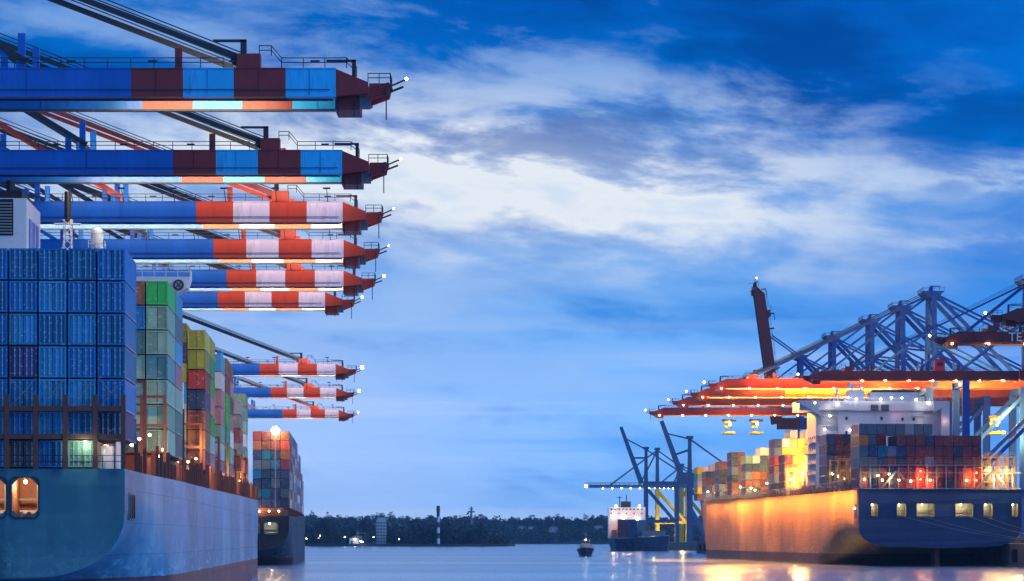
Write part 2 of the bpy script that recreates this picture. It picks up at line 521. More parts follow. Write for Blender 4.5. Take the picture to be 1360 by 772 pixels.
def land():
    mb = MB()
    nx, ny = 90, 16
    vs, fs = [], []
    for j in range(ny + 1):
        for i in range(nx + 1):
            x, y_ = -1500 + 3000 * i / nx, 3780 + 1500 * (j / ny) ** 1.4
            vs.append((x, y_, hill_h(x, y_) if j else -1))
    for j in range(ny):
        for i in range(nx):
            a = j * (nx + 1) + i
            fs.append((a, a + 1, a + nx + 2, a + nx + 1))
    o = mb.add(vs, fs).build('hills', M_soil)
    o['kind'] = 'structure'
    wood = MB()
    rng = random.Random(3)
    for k in range(1900):
        y_ = 3800 + 620 * rng.random() ** 1.15
        x = rng.uniform(-.135, .135) * y_
        if 3930 < y_ < 4075 and any(abs(x / y_ - (q[0] - 680) / F) < .0023 for q in HOUSES):
            continue
        r = rng.uniform(5, 9)
        h = rng.uniform(8, 13) + 9 * max(0, mnoise.noise((x * .02, y_ * .02, 9.0)) + .15) + 0 
        z = hill_h(x, y_)
        crown(wood, (x, y_, z + h * .6), r, h, 95, rng)
    wood.build('hillside_wood', M_leaf)['kind'] = 'stuff'
    # the nearer wooded spit
    mb = MB()
    pts = [(-520, 2630), (-200, 2636), (-60, 2632), (-4, 2640), (3, 2668), (-20, 2720), (-520, 2780)]
    o = mb.prism(pts, -1, 2.4, axis='z').build('spit', M_soil)
    o['kind'] = 'structure'
    wood = MB()
    for k in range(330):
        x = -330 + 322 * rng.random()
        y_ = rng.uniform(2646, 2715)
        if -168 < x < -117 and y_ < 2697:
            continue
        edge = smooth((-2 - x) / 60)
        r = rng.uniform(4, 7.5)
        h = rng.uniform(10, 16) * (.55 + .45 * edge)
        crown(wood, (x, y_, 2.4 + h * .55), r, h * 1.15, 130, rng)
    wood.build('waterside_wood', M_leaf)['kind'] = 'stuff'
    # trees that stand out of the wood
    for x, h, r, lab in ((-190, 26, 8.5, 'dark round tree at the left end of the wooded spit beside the ships'),
                         (-178, 25, 8, 'dark tree just left of the pale shed on the spit'),
                         (-147, 30, 9, 'tall dark tree between the two pale tower blocks on the spit'),
                         (-96, 22, 8, 'low spreading tree midway between the tower blocks and the banded beacon'),
                         (-64, 23, 9, 'broad dark tree standing just right of the banded beacon'),
                         (-30, 19, 8, 'rounded tree near the right tip of the wooded spit')):
        t = thing('tree', lab, 'tree', (x, 2640, 2.4), group='trees standing out of the waterside wood')
        tr = MB().bar((0, 0, 0), (.3, 0, h * .45), 1.0, n=7, w1=.6)
        for a in range(4):
            tr.bar((.2, 0, h * (.25 + .05 * a)), (math.cos(a * 1.7) * r * .5, math.sin(a * 1.7) * r * .5, h * (.5 + .07 * a)), .4, n=5, w1=.15)
        tr.build('trunk', M_trunk, t)
        cb = MB()
        for q in range(3):
            crown(cb, (rng.uniform(-.3, .3) * r, 0, h * (.42 + .17 * q)), r * (.95 - .12 * q), h * .5, 130, rng)
        cb.build('crown', M_leaf, t)


land()


# small buildings and towers on the far shore
M_fac = paint('far_facade', (.52, .56, .62), .8, .2, .1)
M_win = paint('far_window', (.05, .07, .10), .2)


def tower_block(x0, x1, ytop, Y, label, floors):
    a, b_ = px(x0, ytop, Y), px(x1, ytop, Y)
    wd = b_.x - a.x
    t = thing('tower_block', label, 'building', ((a.x + b_.x) / 2, Y, 2.0), group='pale tower blocks on the spit')
    h = a.z - 2
    MB().box(-wd / 2, wd / 2, 0, 9, 0, h).build('wall', M_fac, t)
    MB().box(-wd / 2 + 1, wd / 2 - 1, 2, 6, h, h + 1.8).build('roof_house', M_fac, t)
    for k in range(floors):
        for q in range(3):
            xc = -wd / 2 + wd * (q + .5) / 3
            z = 2 + (h - 3) * k / floors
            MB().box(xc - wd * .11, xc + wd * .11, -.12, .05, z, z + 1.3).build('window', M_win, t)


tower_block(473.5, 480, 688, 2690, 'slim pale tower block left of the tall dark tree on the spit', 7)
tower_block(500, 512.5, 690, 2690, 'wider pale tower block right of the tall dark tree on the spit', 7)
a = px(464, 725, 2634)
sh = thing('shed', 'small pale waterside shed with bright lamps left of the tower blocks', 'shed', (a.x, 2634, 2.4))
MB().box(0, 9.5, 0, 8, 0, 5.5).build('wall', M_fac, sh)
MB().prism([(-.5, 5.5), (10, 5.5), (6.5, 8.2)], -.4, 8.4).build('roof', M_grey, sh)
MB().box(1.5, 3.5, -.1, .1, 0, 3).build('door', M_steel, sh)
for q, (xx, zz) in enumerate(((5.5, 4.6), (11.2, 2.6), (13.4, 2.0))):
    MB().ball((xx, -.5, zz), .5).build('lamp', M_lampw, sh)
lamp('shed_light', 'POINT', (a.x + 6, 2630, 6), 700, (1, .8, .5))
for xx, yy, lab in ((425, 712, 'upper lamp of a close pair at the left of the spit'), (423, 715, 'lower lamp of a close pair at the left of the spit'), (458, 714, 'single lamp just left of the pale waterside shed'),
                    (407, 716, 'leftmost shore lamp, next to the dark ship bow'), (496, 714, 'lamp at the foot of the wider tower block'), (530, 717, 'rightmost shore lamp, midway to the banded beacon')):
    p = px(xx, yy, 2642)
    t = thing('shore_lamp', lab, 'lamp', (p.x, 2642, 2.4), group='lamps at the foot of the waterside wood')
    MB().bar((0, 0, 0), (0, 0, p.z - 2.4), .3, n=6).build('pole', M_steel, t)
    MB().ball((0, 0, p.z - 2.4 + .4), .42).build('lamp_head', M_lampw, t)
# banded beacon
p = px(582, 672, 2636)
t = thing('beacon', 'slim dark and white banded beacon tower rising above the spit', 'beacon', (p.x, 2636, 2.4))
hh = p.z - 2.4
n = 6
for k in range(n):
    z0, z1 = hh * .86 * k / n, hh * .86 * (k + 1) / n
    MB().bar((0, 0, z0), (0, 0, z1), 3.2, n=12).build('band', M_steel if k % 2 else M_white, t)
MB().bar((0, 0, hh * .86), (0, 0, hh * .88), 4.6, n=12).build('gallery', M_steel, t)
MB().bar((0, 0, hh * .88), (0, 0, hh), 3.6, n=12).build('lantern', M_steel, t)
# hilltop telecom tower
p = px(626, 673, 4100)
t = thing('telecom_tower', 'dark telecom tower with two platforms on the hill skyline', 'tower', (p.x, 4100, 27))
hh = p.z - 27
MB().bar((0, 0, 0), (0, 0, hh), 4.5, n=10, w1=2.5).build('shaft', M_grey, t)
MB().bar((0, 0, hh * .70), (0, 0, hh * .78), 11, n=14).build('platform', M_grey, t)
MB().bar((0, 0, hh * .86), (0, 0, hh * .90), 6.5, n=12).build('platform', M_grey, t)
for xx, wd, lab in HOUSES:
    Y = 4060
    x_ = (xx - 680) / F * Y
    z_ = hill_h(x_, Y) - 1
    t = thing('hillside_house', lab, 'house', (x_, Y, z_), group='houses on the wooded hill')
    h = 9
    MB().box(-wd / 2, wd / 2, 0, 8, 0, h).build('wall', M_fac, t)
    MB().prism([(-wd / 2 - .6, h), (wd / 2 + .6, h), (0, h + 3)], -.5, 8.5).build('roof', M_grey, t)
    for k in (-1, 1):
        MB().box(k * wd * .25 - .7, k * wd * .25 + .7, -.1, .1, h * .6, h * .6 + 1.6).build('window', M_win, t)


# ------------------------------------------------------------------ quays
def quay(x_near, y0, y1, slope, side, ztop=6.0, depth=140):
    mb = MB()
    xa, xb = x_near, x_near + slope * (y1 - y0)
    pts = [(xa, y0), (xb, y1), (xb + side * depth, y1), (xa + side * depth, y0)]
    mb.prism(pts, -3, ztop, axis='z')
    o = mb.build('quay', M_conc)
    o['kind'] = 'structure'
    # rubber fenders hung on the wall
    fb = MB()
    nf = int((y1 - y0) / 18)
    for k in range(nf):
        yy = y0 + 9 + k * 18
        xx = xa + slope * (yy - y0)
        fb.box(min(xx, xx - side * 1.2), max(xx, xx - side * 1.2), yy - 1, yy + 1, 1.2, 4.6)
    fb.build('fender', M_black, o, stuff=True)
    return o


quay(-79.0, 150, 1050, -.066, -1)
quay(139.5, 560, 1380, -.053, 1)

# ------------------------------------------------------------------ containers
CL, CW, CH = 12.19, 2.36, 2.6


def cont_body(doors):
    mb = MB()
    hw = CW / 2
    # corrugated long sides, roof and floor
    nr = 14
    prof = []
    for k in range(nr):
        y0 = .22 + (CL - .44) * k / nr
        dy_ = (CL - .44) / nr
        prof += [(hw - .02, y0), (hw - .02, y0 + dy_ * .38), (hw - .07, y0 + dy_ * .5), (hw - .07, y0 + dy_ * .88)]
    prof += [(hw - .02, CL - .22)]
    for sx in (-1, 1):
        vs = [(sx * a, b, .16) for a, b in prof] + [(sx * a, b, CH - .12) for a, b in prof]
        n_ = len(prof)
        mb.add(vs, [(i, i + 1, n_ + i + 1, n_ + i) for i in range(n_ - 1)])
        # top and bottom side rails
        x0, x1 = (hw - .1, hw) if sx > 0 else (-hw, -hw + .1)
        mb.box(x0, x1, .2, CL - .2, CH - .13, CH - .01)
        mb.box(x0, x1, .2, CL - .2, 0, .17)
        for y0, y1 in ((0, .2), (CL - .2, CL)):
            mb.box(x0 - (.06 if sx > 0 else 0), x1 + (0 if sx > 0 else .06), y0, y1, 0, CH)
    mb.box(-hw + .1, hw - .1, .2, CL - .2, CH - .06, CH - .03)
    mb.box(-hw + .1, hw - .1, .05, CL - .2, .02, .1)
    mb.box(-hw + .16, hw - .16, .01, .2, CH - .16, CH - .01)
    mb.box(-hw + .16, hw - .16, .01, .2, .01, .16)
    mb.box(-hw + .16, hw - .16, CL - .12, CL - .06, .05, CH - .05)
    if doors:
        for k in (-1, 1):
            a, b_ = (.02, hw - .17) if k > 0 else (-hw + .17, -.02)
            mb.box(a, b_, .06, .12, .17, CH - .17)
            for q in (.28, .72):
                xc = a + (b_ - a) * q
                mb.box(xc - .025, xc + .025, .0, .055, .1, CH - .1)
            for z in (.7, 1.5, 2.1):
                mb.box(a + .02, b_ - .02, .035, .058, z, z + .05)
    return mb


ME_body = cont_body(False).mesh('container_body', M_grey)
ME_full = cont_body(True).mesh('container_with_doors', M_grey)
_d = MB()
_d.box(.04, CW / 2 - .17, .11, .15, .17, CH - .17)
for z in (.45, 1.0, 1.55, 2.1):
    _d.box(.07, CW / 2 - .2, .08, .109, z, z + .08)
ME_door = _d.mesh('container_door', M_grey)
_d = MB().box(-.03, .03, .01, .07, .08, CH - .08)
for z in (.3, .95, 1.75, 2.25):
    _d.box(-.08, .08, .0, .07, z, z + .1)
ME_bar = _d.mesh('container_locking_bar', M_steel)


def slot(o, m):
    o.material_slots[0].link = 'OBJECT'
    o.material_slots[0].material = m


ORD = ['lowest', 'second', 'third', 'fourth', 'fifth', 'sixth', 'seventh', 'eighth']
COLW = ['outermost', 'second', 'third', 'fourth', 'fifth', 'sixth', 'seventh', 'eighth', 'ninth', 'tenth', 'eleventh', 'twelfth', 'thirteenth']
N_CONT = [0]


def container(mat_world, color, label, group, hscale, detail):
    o = bpy.data.objects.new('shipping_container', ME_full if detail == 0 else ME_body)
    C.objects.link(o)
    o.matrix_world = mat_world @ Matrix.Diagonal((1, 1, hscale / CH, 1))
    m = box_paint(color, CC[color])
    slot(o, m)
    tag(o, label, 'container', group)
    N_CONT[0] += 1
    if detail:
        for k in (0, 1):
            d = bpy.data.objects.new('door', ME_door)
            C.objects.link(d)
            slot(d, m)
            d.parent = o
            if k:
                d.location = (-(CW / 2 - .15), 0, 0)
            if detail > 1:
                for q in (.30, .74):
                    b_ = bpy.data.objects.new('locking_bar', ME_bar)
                    C.objects.link(b_)
                    slot(b_, M_rod)
                    b_.parent = d
                    b_.location = (.02 + (CW / 2 - .19) * q, 0, 0)
    return o


def stack(ship, x_edge, side, v, z0, cols, bay, h=2.72, detail=0, pitch=2.53, skip=(), heights=None):
    """cols: list of columns from the outer edge inwards, each a list of colours from the lowest tier up; side +1 starboard edge, -1 port edge"""
    for ci, colr in enumerate(cols):
        z = z0
        for ti, cname in enumerate(colr):
            hh = heights[ti] if heights else h
            if cname:
                xc = x_edge - side * (CW / 2 + pitch * ci)
                tier = 'top' if ti == len(colr) - 1 else ORD[ti]
                lab = '%s container, %s tier, %s column, %s' % (cname, tier, COLW[ci], bay)
                container(ship @ Matrix.Translation((xc, v + R.uniform(-.04, .04), z)), cname, lab, 'containers in the ' + bay, hh - .13, detail)
            z += hh


# ------------------------------------------------------------------ ships
def hull_sections(B, L, zt, zb, S, w0, h0, vs, sheer=1.0, narrow=.95, draft=-9):
    st = [S * (k / 13) ** 1.1 for k in range(14)] + [S + (vs - S) * k / 5 for k in range(1, 6)] + [vs + (L - vs) * k / 12 for k in range(1, 13)]
    out = []
    for v in st:
        t = smooth(v / S)
        zk = zb + (draft - zb) * t
        half = B * (narrow + (1 - narrow) * smooth(v / S))
        tt = min(1, v / S)
        wc = w0 * (1 - tt) + 3.0 * tt + B * .55 * math.sin(math.pi * min(1, tt)) ** 1.3
        hc = h0 * (1 - tt) + 4.0 * tt + (zt - zk) * .42 * math.sin(math.pi * min(1, tt)) ** 1.2
        wc, hc = min(wc, half * .97), min(hc, (zt - zk) * .8)
        top = zt + sheer * smooth(v / L) * 1.0
        u = max(0, (v - vs) / (L - vs))
        pts = []
        prof = [(half, top)] + [(half, top + (zk + hc - top) * q) for q in (.2, .4, .6, .8, 1.0)]
        for k in range(1, 9):
            a = math.pi / 2 * k / 8
            prof.append((half - wc * (1 - math.cos(a) ** .9), zk + hc * (1 - math.sin(a) ** .9)))
        prof.append((0, zk - .3))
        for x, z in prof:
            q = max(0, min(1, (z + 1) / (top + 1)))
            pw = 1.15 + 1.7 * q
            f_ = max(0, 1 - u ** pw)
            pts.append((x * f_, v + (u * 5 * q), z))
        out.append(pts)
    return out


def build_hull(root, secs, mat, deck_mat, deck_drop=.0):
    mb = MB()
    n = len(secs[0])
    for sx in (-1, 1):
        vs = [(sx * x, y_, z) for s_ in secs for x, y_, z in s_]
        fs = [(i * n + j, i * n + j + 1, (i + 1) * n + j + 1, (i + 1) * n + j) for i in range(len(secs) - 1) for j in range(n - 1)]
        mb.add(vs, fs)
    o = mb.build('hull', mat, root)
    bm = bmesh.new()
    bm.from_mesh(o.data)
    bmesh.ops.remove_doubles(bm, verts=bm.verts, dist=.001)
    bmesh.ops.recalc_face_normals(bm, faces=bm.faces)
    bm.to_mesh(o.data)
    bm.free()
    for p in o.data.polygons:
        p.use_smooth = True
    # deck
    mb = MB()
    vs = []
    for s_ in secs:
        x, y_, z = s_[0]
        vs += [(-x + .02, y_, z - .02), (x - .02, y_, z - .02)]
    mb.add(vs, [(2 * i, 2 * i + 1, 2 * i + 3, 2 * i + 2) for i in range(len(secs) - 1)])
    mb.build('deck', deck_mat, root)
    return o


def transom(root, sec, mat, holes, deep=4.0, room_mat=None):
    """flat stern plate with real openings, a lit room behind each one"""
    cu_ = bpy.data.curves.new('transom', 'CURVE')
    cu_.dimensions = '2D'
    cu_.fill_mode = 'BOTH'
    outl = [(x, z) for x, _, z in sec] + [(-x, z) for x, _, z in reversed(sec[:-1])]
    def spl(pts):
        s_ = cu_.splines.new('POLY')
        s_.points.add(len(pts) - 1)
        for p_, (a_, b_) in zip(s_.points, pts):
            p_.co = (a_, b_, 0, 1)
        s_.use_cyclic_u = True
    spl(outl)
    for h in holes:
        spl(h)
    tmp = bpy.data.objects.new('transom_tmp', cu_)
    C.objects.link(tmp)
    dg = bpy.context.evaluated_depsgraph_get()
    me = bpy.data.meshes.new_from_object(tmp.evaluated_get(dg))
    bpy.data.objects.remove(tmp)
    me.name = 'transom'
    for v_ in me.vertices:
        x, z, _ = v_.co
        v_.co = (x, 0, z)
    me.materials.clear()
    me.materials.append(mat)
    o = bpy.data.objects.new('transom', me)
    C.objects.link(o)
    o.parent = root
    return o


def rect(x0, x1, z0, z1, c=.25):
    return [(x0 + c, z0), (x1 - c, z0), (x1, z0 + c), (x1, z1 - c), (x1 - c, z1), (x0 + c, z1), (x0, z1 - c), (x0, z0 + c)]


def mooring_room(root, x0, x1, z0, z1, deep, mat, lampmat, power, color, frame_mat, frame=.14, name='mooring_port'):
    m = .5
    vs = [(x0 - m, .04, z0 - .6), (x1 + m, .04, z0 - .6), (x1 + m, .04, z1 + m), (x0 - m, .04, z1 + m),
          (x0 - m, deep, z0 - .6), (x1 + m, deep, z0 - .6), (x1 + m, deep, z1 + m), (x0 - m, deep, z1 + m)]
    r = MB().add(vs, [(0, 1, 5, 4), (1, 2, 6, 5), (2, 3, 7, 6), (3, 0, 4, 7), (4, 5, 6, 7)]).build(name, mat, root)
    fb = MB()
    o_ = rect(x0 - frame, x1 + frame, z0 - frame, z1 + frame, .3)
    i_ = rect(x0, x1, z0, z1, .25)
    fb.add([(a, -.1, b) for a, b in o_] + [(a, -.1, b) for a, b in i_] + [(a, .06, b) for a, b in i_] + [(a, .0, b) for a, b in o_],
           [(k, (k + 1) % 8, 8 + (k + 1) % 8, 8 + k) for k in range(8)] + [(8 + k, 8 + (k + 1) % 8, 16 + (k + 1) % 8, 16 + k) for k in range(8)] +
           [(24 + k, 24 + (k + 1) % 8, (k + 1) % 8, k) for k in range(8)])
    fb.build('frame', frame_mat, r)
    # winch, bitts and rail inside
    wb = MB()
    cx = (x0 + x1) / 2
    wd = x1 - x0
    wb.bar((cx - wd * .35, deep * .5, z0 + .2), (cx + wd * .35, deep * .5, z0 + .2), .9, n=10)
    for q in (-.2, .1):
        MB().bar((cx + wd * q, .8, z0 - .6), (cx + wd * q, .8, z0 + .45), .35, n=8).build('bitt', M_grey, r)
    MB().box(x0 - m + .02, x1 + m - .02, deep * .8, deep * .84, z0 + (z1 - z0) * .45, z0 + (z1 - z0) * .5).build('pipe', M_grey, r)
    MB().bar((cx + wd * .28, deep * .7, z0 - .55), (cx + wd * .28, deep * .7, z1 + .3), .18, n=6).build('pillar', M_grey, r)
    wb.build('winch', M_grey, r)
    MB().ball((cx - wd * .12, deep * .45, z1 - .25), .16).build('lamp', lampmat, r)
    lamp('mooring_light', 'POINT', (cx - wd * .12, deep * .4, z1 - .55), power, color, root, shadow_soft_size=.15)
    return r


def ship_matrix(x, y_, th):
    return Matrix.Translation((x, y_, 0)) @ Matrix.Rotation(th, 4, 'Z')


# ---------- the big teal ship on the left
TH1 = .060
r1 = (math.cos(TH1), math.sin(TH1))
B1 = 21.5
X1, Y1 = -33.6 - 20.2 * r1[0], 230 - 20.2 * r1[1]
S1 = ship_matrix(X1, Y1, TH1)
ship1 = thing('container_ship', 'huge teal blue container ship on the left, square stern towards the viewer', 'ship', (X1, Y1, 0), TH1)
M_hull1 = hull_paint('hull_teal', (.05, .25, .46), 3.6, (.13, .04, .06), .7, .5, pale=(.24, .46, .62), sy=.055, spec=.22)  # broad pale streaks also paint in bands of light reflected on the side
M_tr1 = hull_paint('transom_teal', (.05, .20, .26), -9, (.1, .035, .05), .35, .25, pale=(.10, .26, .32))
DZ1 = 13.4
sec1 = hull_sections(B1, 338, DZ1, 3.9, 62, 8.5, 5.8, 284, 1.5, 20.2 / 21.5)
build_hull(ship1, sec1, M_hull1, M_rust)
hx = lambda p_: (p_ - 166) / 15.3 + 20.2 - .02
hz = lambda p_: CAMH + (HY - p_) / 15.3
op1 = [rect(hx(17.5), hx(52), hz(687), hz(635.5), .62), rect(hx(-30), hx(10), hz(687), hz(635.5), .62)]
transom(ship1, sec1[0], M_tr1, op1)
M_room1 = paint('mooring_deck_paint', (.34, .16, .10), .7)
mooring_room(ship1, hx(17.5), hx(52), hz(687), hz(635.5), 6, M_room1, M_lampo, 420, (1, .66, .36), M_steel)
mooring_room(ship1, hx(-30), hx(10), hz(687), hz(635.5), 6, M_room1, M_lampw, 420, (1, .72, .45), M_steel)
# row of mooring chocks cut in the side near the stern
for k, vv in enumerate((3.6, 5.6, 7.6)):
    xh = 20.28
    c_ = MB().prism(rect(vv, vv + 1.1, hz(688), hz(656), .2), xh - .35, xh + .10 + .02 * k, axis='x')
    c_.build('mooring_chock', M_black, ship1)
    fr = MB()
    o_ = rect(vv - .18, vv + 1.28, hz(688) - .18, hz(656) + .18, .3)
    fr.prism(o_, xh - .35, xh + .05, axis='x')
    fr.build('chock_frame', M_grey, ship1)
# stern lashing frame in front of the lowest tiers
for k, xx in enumerate((-22, 12, 50, 89, 128, 165)):
    MB().box(hx(xx) - .2, hx(xx) + .2, -.75, -.3, DZ1, hz(525) if k else hz(525)).build('lashing_post', M_rust, ship1)
for z in (hz(580.5), hz(543.5)):
    MB().box(-18, hx(167), -.70, -.34, z - .22, z + .22).build('lashing_beam', M_rust, ship1)
rb = MB()
for k, xx in enumerate((15, 54, 93, 132)):
    for a_, b_ in ((xx, xx + 35), (xx + 35, xx)):
        rb.bar((hx(a_), -.16, hz(541)), (hx(b_), -.16, hz(503)), .06)
rb.build('lashing_rods', M_grey, ship1, stuff=True)
MB().rail([(-19.5, -.05 + .2, DZ1), (19.9, .15, DZ1)], 1.15, 1.6, .06).build('railing', M_steel, ship1, stuff=True)
# containers of the stern stack: columns from the starboard edge, tiers from the deck
bl = lambda: R.choice(['blue', 'blue', 'blue', 'sky blue'])
A = [[None, 'navy', 'blue', 'blue', 'blue', 'blue', 'blue'], ['pale green', 'blue', 'sky blue', 'blue', 'sky blue', 'blue', 'blue'],
     ['blue', 'sky blue', 'sky blue', 'sky blue', 'blue', 'sky blue', 'blue'], ['brown', 'blue', 'blue', 'purple', 'sky blue', 'blue', 'blue'],
     ['blue', 'sky blue', 'blue', 'blue', 'blue', 'blue', 'blue']]
stack(S1, 20.2, 1, .15, DZ1 + .12, A, 'stern stack of the teal ship', detail=2, heights=[2.45, 2.5, 2.83, 2.83, 2.83, 2.83, 2.83])
BZ = DZ1 + 3.3
stack(S1, 19.7, 1, 61, BZ, [['pale green', 'pale green', 'pale green', 'teal', 'pale green', 'pale green', 'green'],
                            ['teal', 'pale green', 'teal', 'pale green', 'teal', 'blue', 'brown']], 'stack topped by the bright green container', detail=1)
stack(S1, 19.7, 1, 74, BZ, [['slate', 'teal', 'pale green', 'pink', 'sky blue', 'slate', 'sky blue']], 'stack behind the bright green topped one')
stack(S1, 20.0, 1, 129, BZ, [['maroon', 'brown', 'brown', 'navy', 'red', 'yellow green', 'yellow green']], 'olive topped stack forward of the white house', detail=1)
stack(S1, 17.47, 1, 129, BZ + .9, [['teal', 'pale green', 'white', 'sky blue', 'yellow green', 'purple', 'yellow green']], 'inner olive stack by the white house', detail=1)
stack(S1, 20.0, 1, 142.5, BZ, [['pink', 'pale green', 'green', 'pink', 'green', 'dark green', 'yellow green']], 'stack right behind the olive topped one')
stack(S1, 19.8, 1, 176, BZ, [['pink', 'white', 'pale green', 'pink', 'pink', 'white', 'sky blue']], 'pale pink stack amidships on the teal ship')
stack(S1, 19.3, 1, 205, BZ + .5, [['dark green', 'green', 'dark green', 'green', 'green', 'maroon', 'brown']], 'green stack amidships on the teal ship', h=2.84)
stack(S1, 19.3, 1, 218, BZ + .5, [['pink', 'pale green', 'white', 'pink', 'maroon', 'pink', 'brown']], 'stack close behind the green one', h=2.84)
stack(S1, 19.1, 1, 262, BZ + .8, [['brown', 'maroon', 'grey', 'maroon', 'grey', 'grey'], ['grey', 'maroon', 'brown', 'slate', 'maroon', 'grey']], 'grey stack near the bow of the teal ship', h=2.6)
stack(S1, 19.1, 1, 286, BZ + .8, [['maroon', 'pink', 'pale green', 'white', 'pale green', 'pale green', 'pale green'], ['grey', 'maroon', 'pale green', 'teal', 'pale green', 'pale green', 'green']],
      'foremost pale green stack on the teal ship', h=2.6)
# hatch coaming, walkway and the row of stanchions along the side
MB().box(-19, 18.6, 58, 300, DZ1 - .05, BZ - .06).build('hatch_coaming', M_rust, ship1)
for k in range(76):
    v = 15 + k * 3.75
    zz = DZ1 + 1.0 * smooth(v / 338) * 1.5 - .1
    half = B1 * (20.2 / 21.5 + (1 - 20.2 / 21.5) * smooth(v / 62)) - .35
    MB().box(half - .22, half + .1, v - .16, v + .16, zz, zz + R.choice([1.8, 2.6, 2.9, 3.2])).build('stanchion', M_rust, ship1)
for v in (30, 57.5, 88.5, 126, 157, 173, 190.5, 202, 232, 258.5, 276, 283.5):
    lb = MB()
    for xx in (19.6, 17.1, 14.6):
        lb.box(xx - .15, xx + .15, v - .3, v + .3, DZ1, DZ1 + 9.5)
    for q in (3.2, 6.1, 9.2):
        lb.box(12, 19.7, v - .35, v + .35, DZ1 + q, DZ1 + q + .25)
    lb.build('lashing_bridge', M_rust, ship1)
for k, v in enumerate((18, 27, 40, 52, 59, 78, 92, 103, 120, 133, 160, 178, 200, 228, 256, 280)):
    MB().ball((19.3, v, DZ1 + 2.7 + .9 * (k % 3)), .14).build('deck_lamp', M_lampo, ship1)
for v, z, pw in ((24, 3, 900), (53, 4.2, 1500), (118, 4.2, 1800), (124, 6.5, 1200), (199, 4.4, 1800), (255, 5, 1800), (278, 6, 1500)):
    lamp('deck_light', 'POINT', (20.0, v, DZ1 + z), pw, (1, .50, .18), ship1, shadow_soft_size=.3)
lamp('stern_deck_light', 'POINT', (hx(113), -1.0, DZ1 + 2.0), 130, (.75, 1, .6), ship1, shadow_soft_size=.2)
MB().ball((hx(115), -.62, DZ1 + 2.25), .13).build('deck_lamp', M_lampw, ship1)
# deck gear seen under the empty corner bay
gb = MB()
gb.box(hx(134), hx(148), 1.2, 3, DZ1, DZ1 + 2.0)
gb.bar((hx(155), 2, DZ1), (hx(155), 2, DZ1 + 2.4), .5, n=8)
gb.bar((hx(138), .6, DZ1), (hx(138), .6, DZ1 + 1.7), .25, n=8)
gb.build('deck_gear', M_white, ship1)
lamp('corner_light', 'POINT', (hx(150), -.2, DZ1 + 1.9), 60, (1, .72, .5), ship1, shadow_soft_size=.1)

# white house amidships
v0 = 90
MB().box(-19.5, 13.0, v0, v0 + 15, DZ1, 37.0).build('deckhouse', M_white, ship1)
MB().box(13.0, 18.4, v0 + 1, v0 + 19, DZ1, 27.2).build('side_house', M_white, ship1)
wb_ = MB()
MB().prism([(12.5, 34.0), (17.0, 35.8), (20.0, 37.6), (20.4, 38.9), (12.5, 38.9)], v0 - .5, v0 + 3.5).build('bridge_wing', M_white, ship1)
MB().box(-20, 12.4, v0 - .5, v0 + 13, 36.2, 40.0).build('bridge', M_white, ship1)
MB().rail([(9.0, v0 - .4, 38.9), (20.3, v0 - .4, 38.9), (20.3, v0 + 3.4, 38.9)], 1.1, 1.4, .09).build('railing', M_white, ship1, stuff=True)
ring = MB()
for k in range(16):
    a0, a1 = 2 * math.pi * k / 16, 2 * math.pi * (k + 1) / 16
    ring.bar((19.0 + .55 * math.cos(a0), v0 - .65, 37.9 + .55 * math.sin(a0)), (19.0 + .55 * math.cos(a1), v0 - .65, 37.9 + .55 * math.sin(a1)), .2)
for k in range(4):
    a0 = math.pi / 4 + math.pi / 2 * k
    ring.bar((19.0, v0 - .62, 37.9), (19.0 + .5 * math.cos(a0), v0 - .62, 37.9 + .5 * math.sin(a0)), .1)
ring.build('fan_grille', M_steel, ship1)
for xx in (13.2, 14.8, 16.3):
    MB().box(xx - .5, xx + .5, v0 - .62, v0 - .48, 37.2, 38.3).build('window', M_glass, ship1)
for k in range(9):
    for q in (0, 1):
        zz = DZ1 + 1.2 + k * 1.4
        if (k + q) % 3 == 1:
            continue
        MB().box(18.38, 18.46, v0 + 3 + q * 7.5, v0 + 6.8 + q * 6.5, zz, zz + .8).build('window', M_glass, ship1)
MB().box(-20, 10.5, v0 - .52, v0 - .48, 38.2, 39.4).build('bridge_window_band', M_glass, ship1)
# mast with radome and aerials
ms = thing('radar_mast', 'white lattice signal mast with dark top above the teal ship', 'mast', S1 @ Vector((0, v0 + 4, 40.0)), TH1)
x_m = lambda p_, Y: (p_ - 680) / F * Y
xl = (x_m(92, 324) - (S1 @ Vector((0, v0 + 4, 0))).x)
for a_, b_ in ((-.55, -.55), (.55, -.55), (.55, .55), (-.55, .55)):
    MB().bar((xl + a_, b_, 0), (xl + a_ * .7, b_ * .7, 6.2), .17, n=6).build('mast_leg', M_white, ms)
lt = MB()
for k in range(6):
    z0, z1 = k * 1.03, k * 1.03 + 1.03
    for a_, b_ in (((-.55, -.55), (.55, -.55)), ((.55, -.55), (.55, .55))):
        lt.bar((xl + a_[0], a_[1], z0), (xl + b_[0], b_[1], z1), .08)
        lt.bar((xl + b_[0], b_[1], z0), (xl + a_[0], a_[1], z1), .08)
lt.build('lattice', M_white, ms, stuff=True)
MB().bar((xl, 0, 6.0), (xl, 0, 9.6), .85, n=10, w1=.8).build('mast_top', M_black, ms)
MB().bar((xl - 3.0, 0, .3), (xl - .4, 0, 3.0), .2).build('brace', M_white, ms)
MB().box(xl - 1.6, xl + 1.6, -.5, .5, 5.6, 5.75).build('yard', M_white, ms)
rd = thing('radome', 'white domed radome on a lattice pedestal beside the signal mast', 'radome', (x_m(129, 322), 322, 40.0))
MB().bar((0, 0, 2.6), (0, 0, 4.3), 1.55, n=14).build('drum', M_white, rd)
MB().ball((0, 0, 4.4), .78, nu=14, nv=8).build('dome', M_white, rd)
lg = MB()
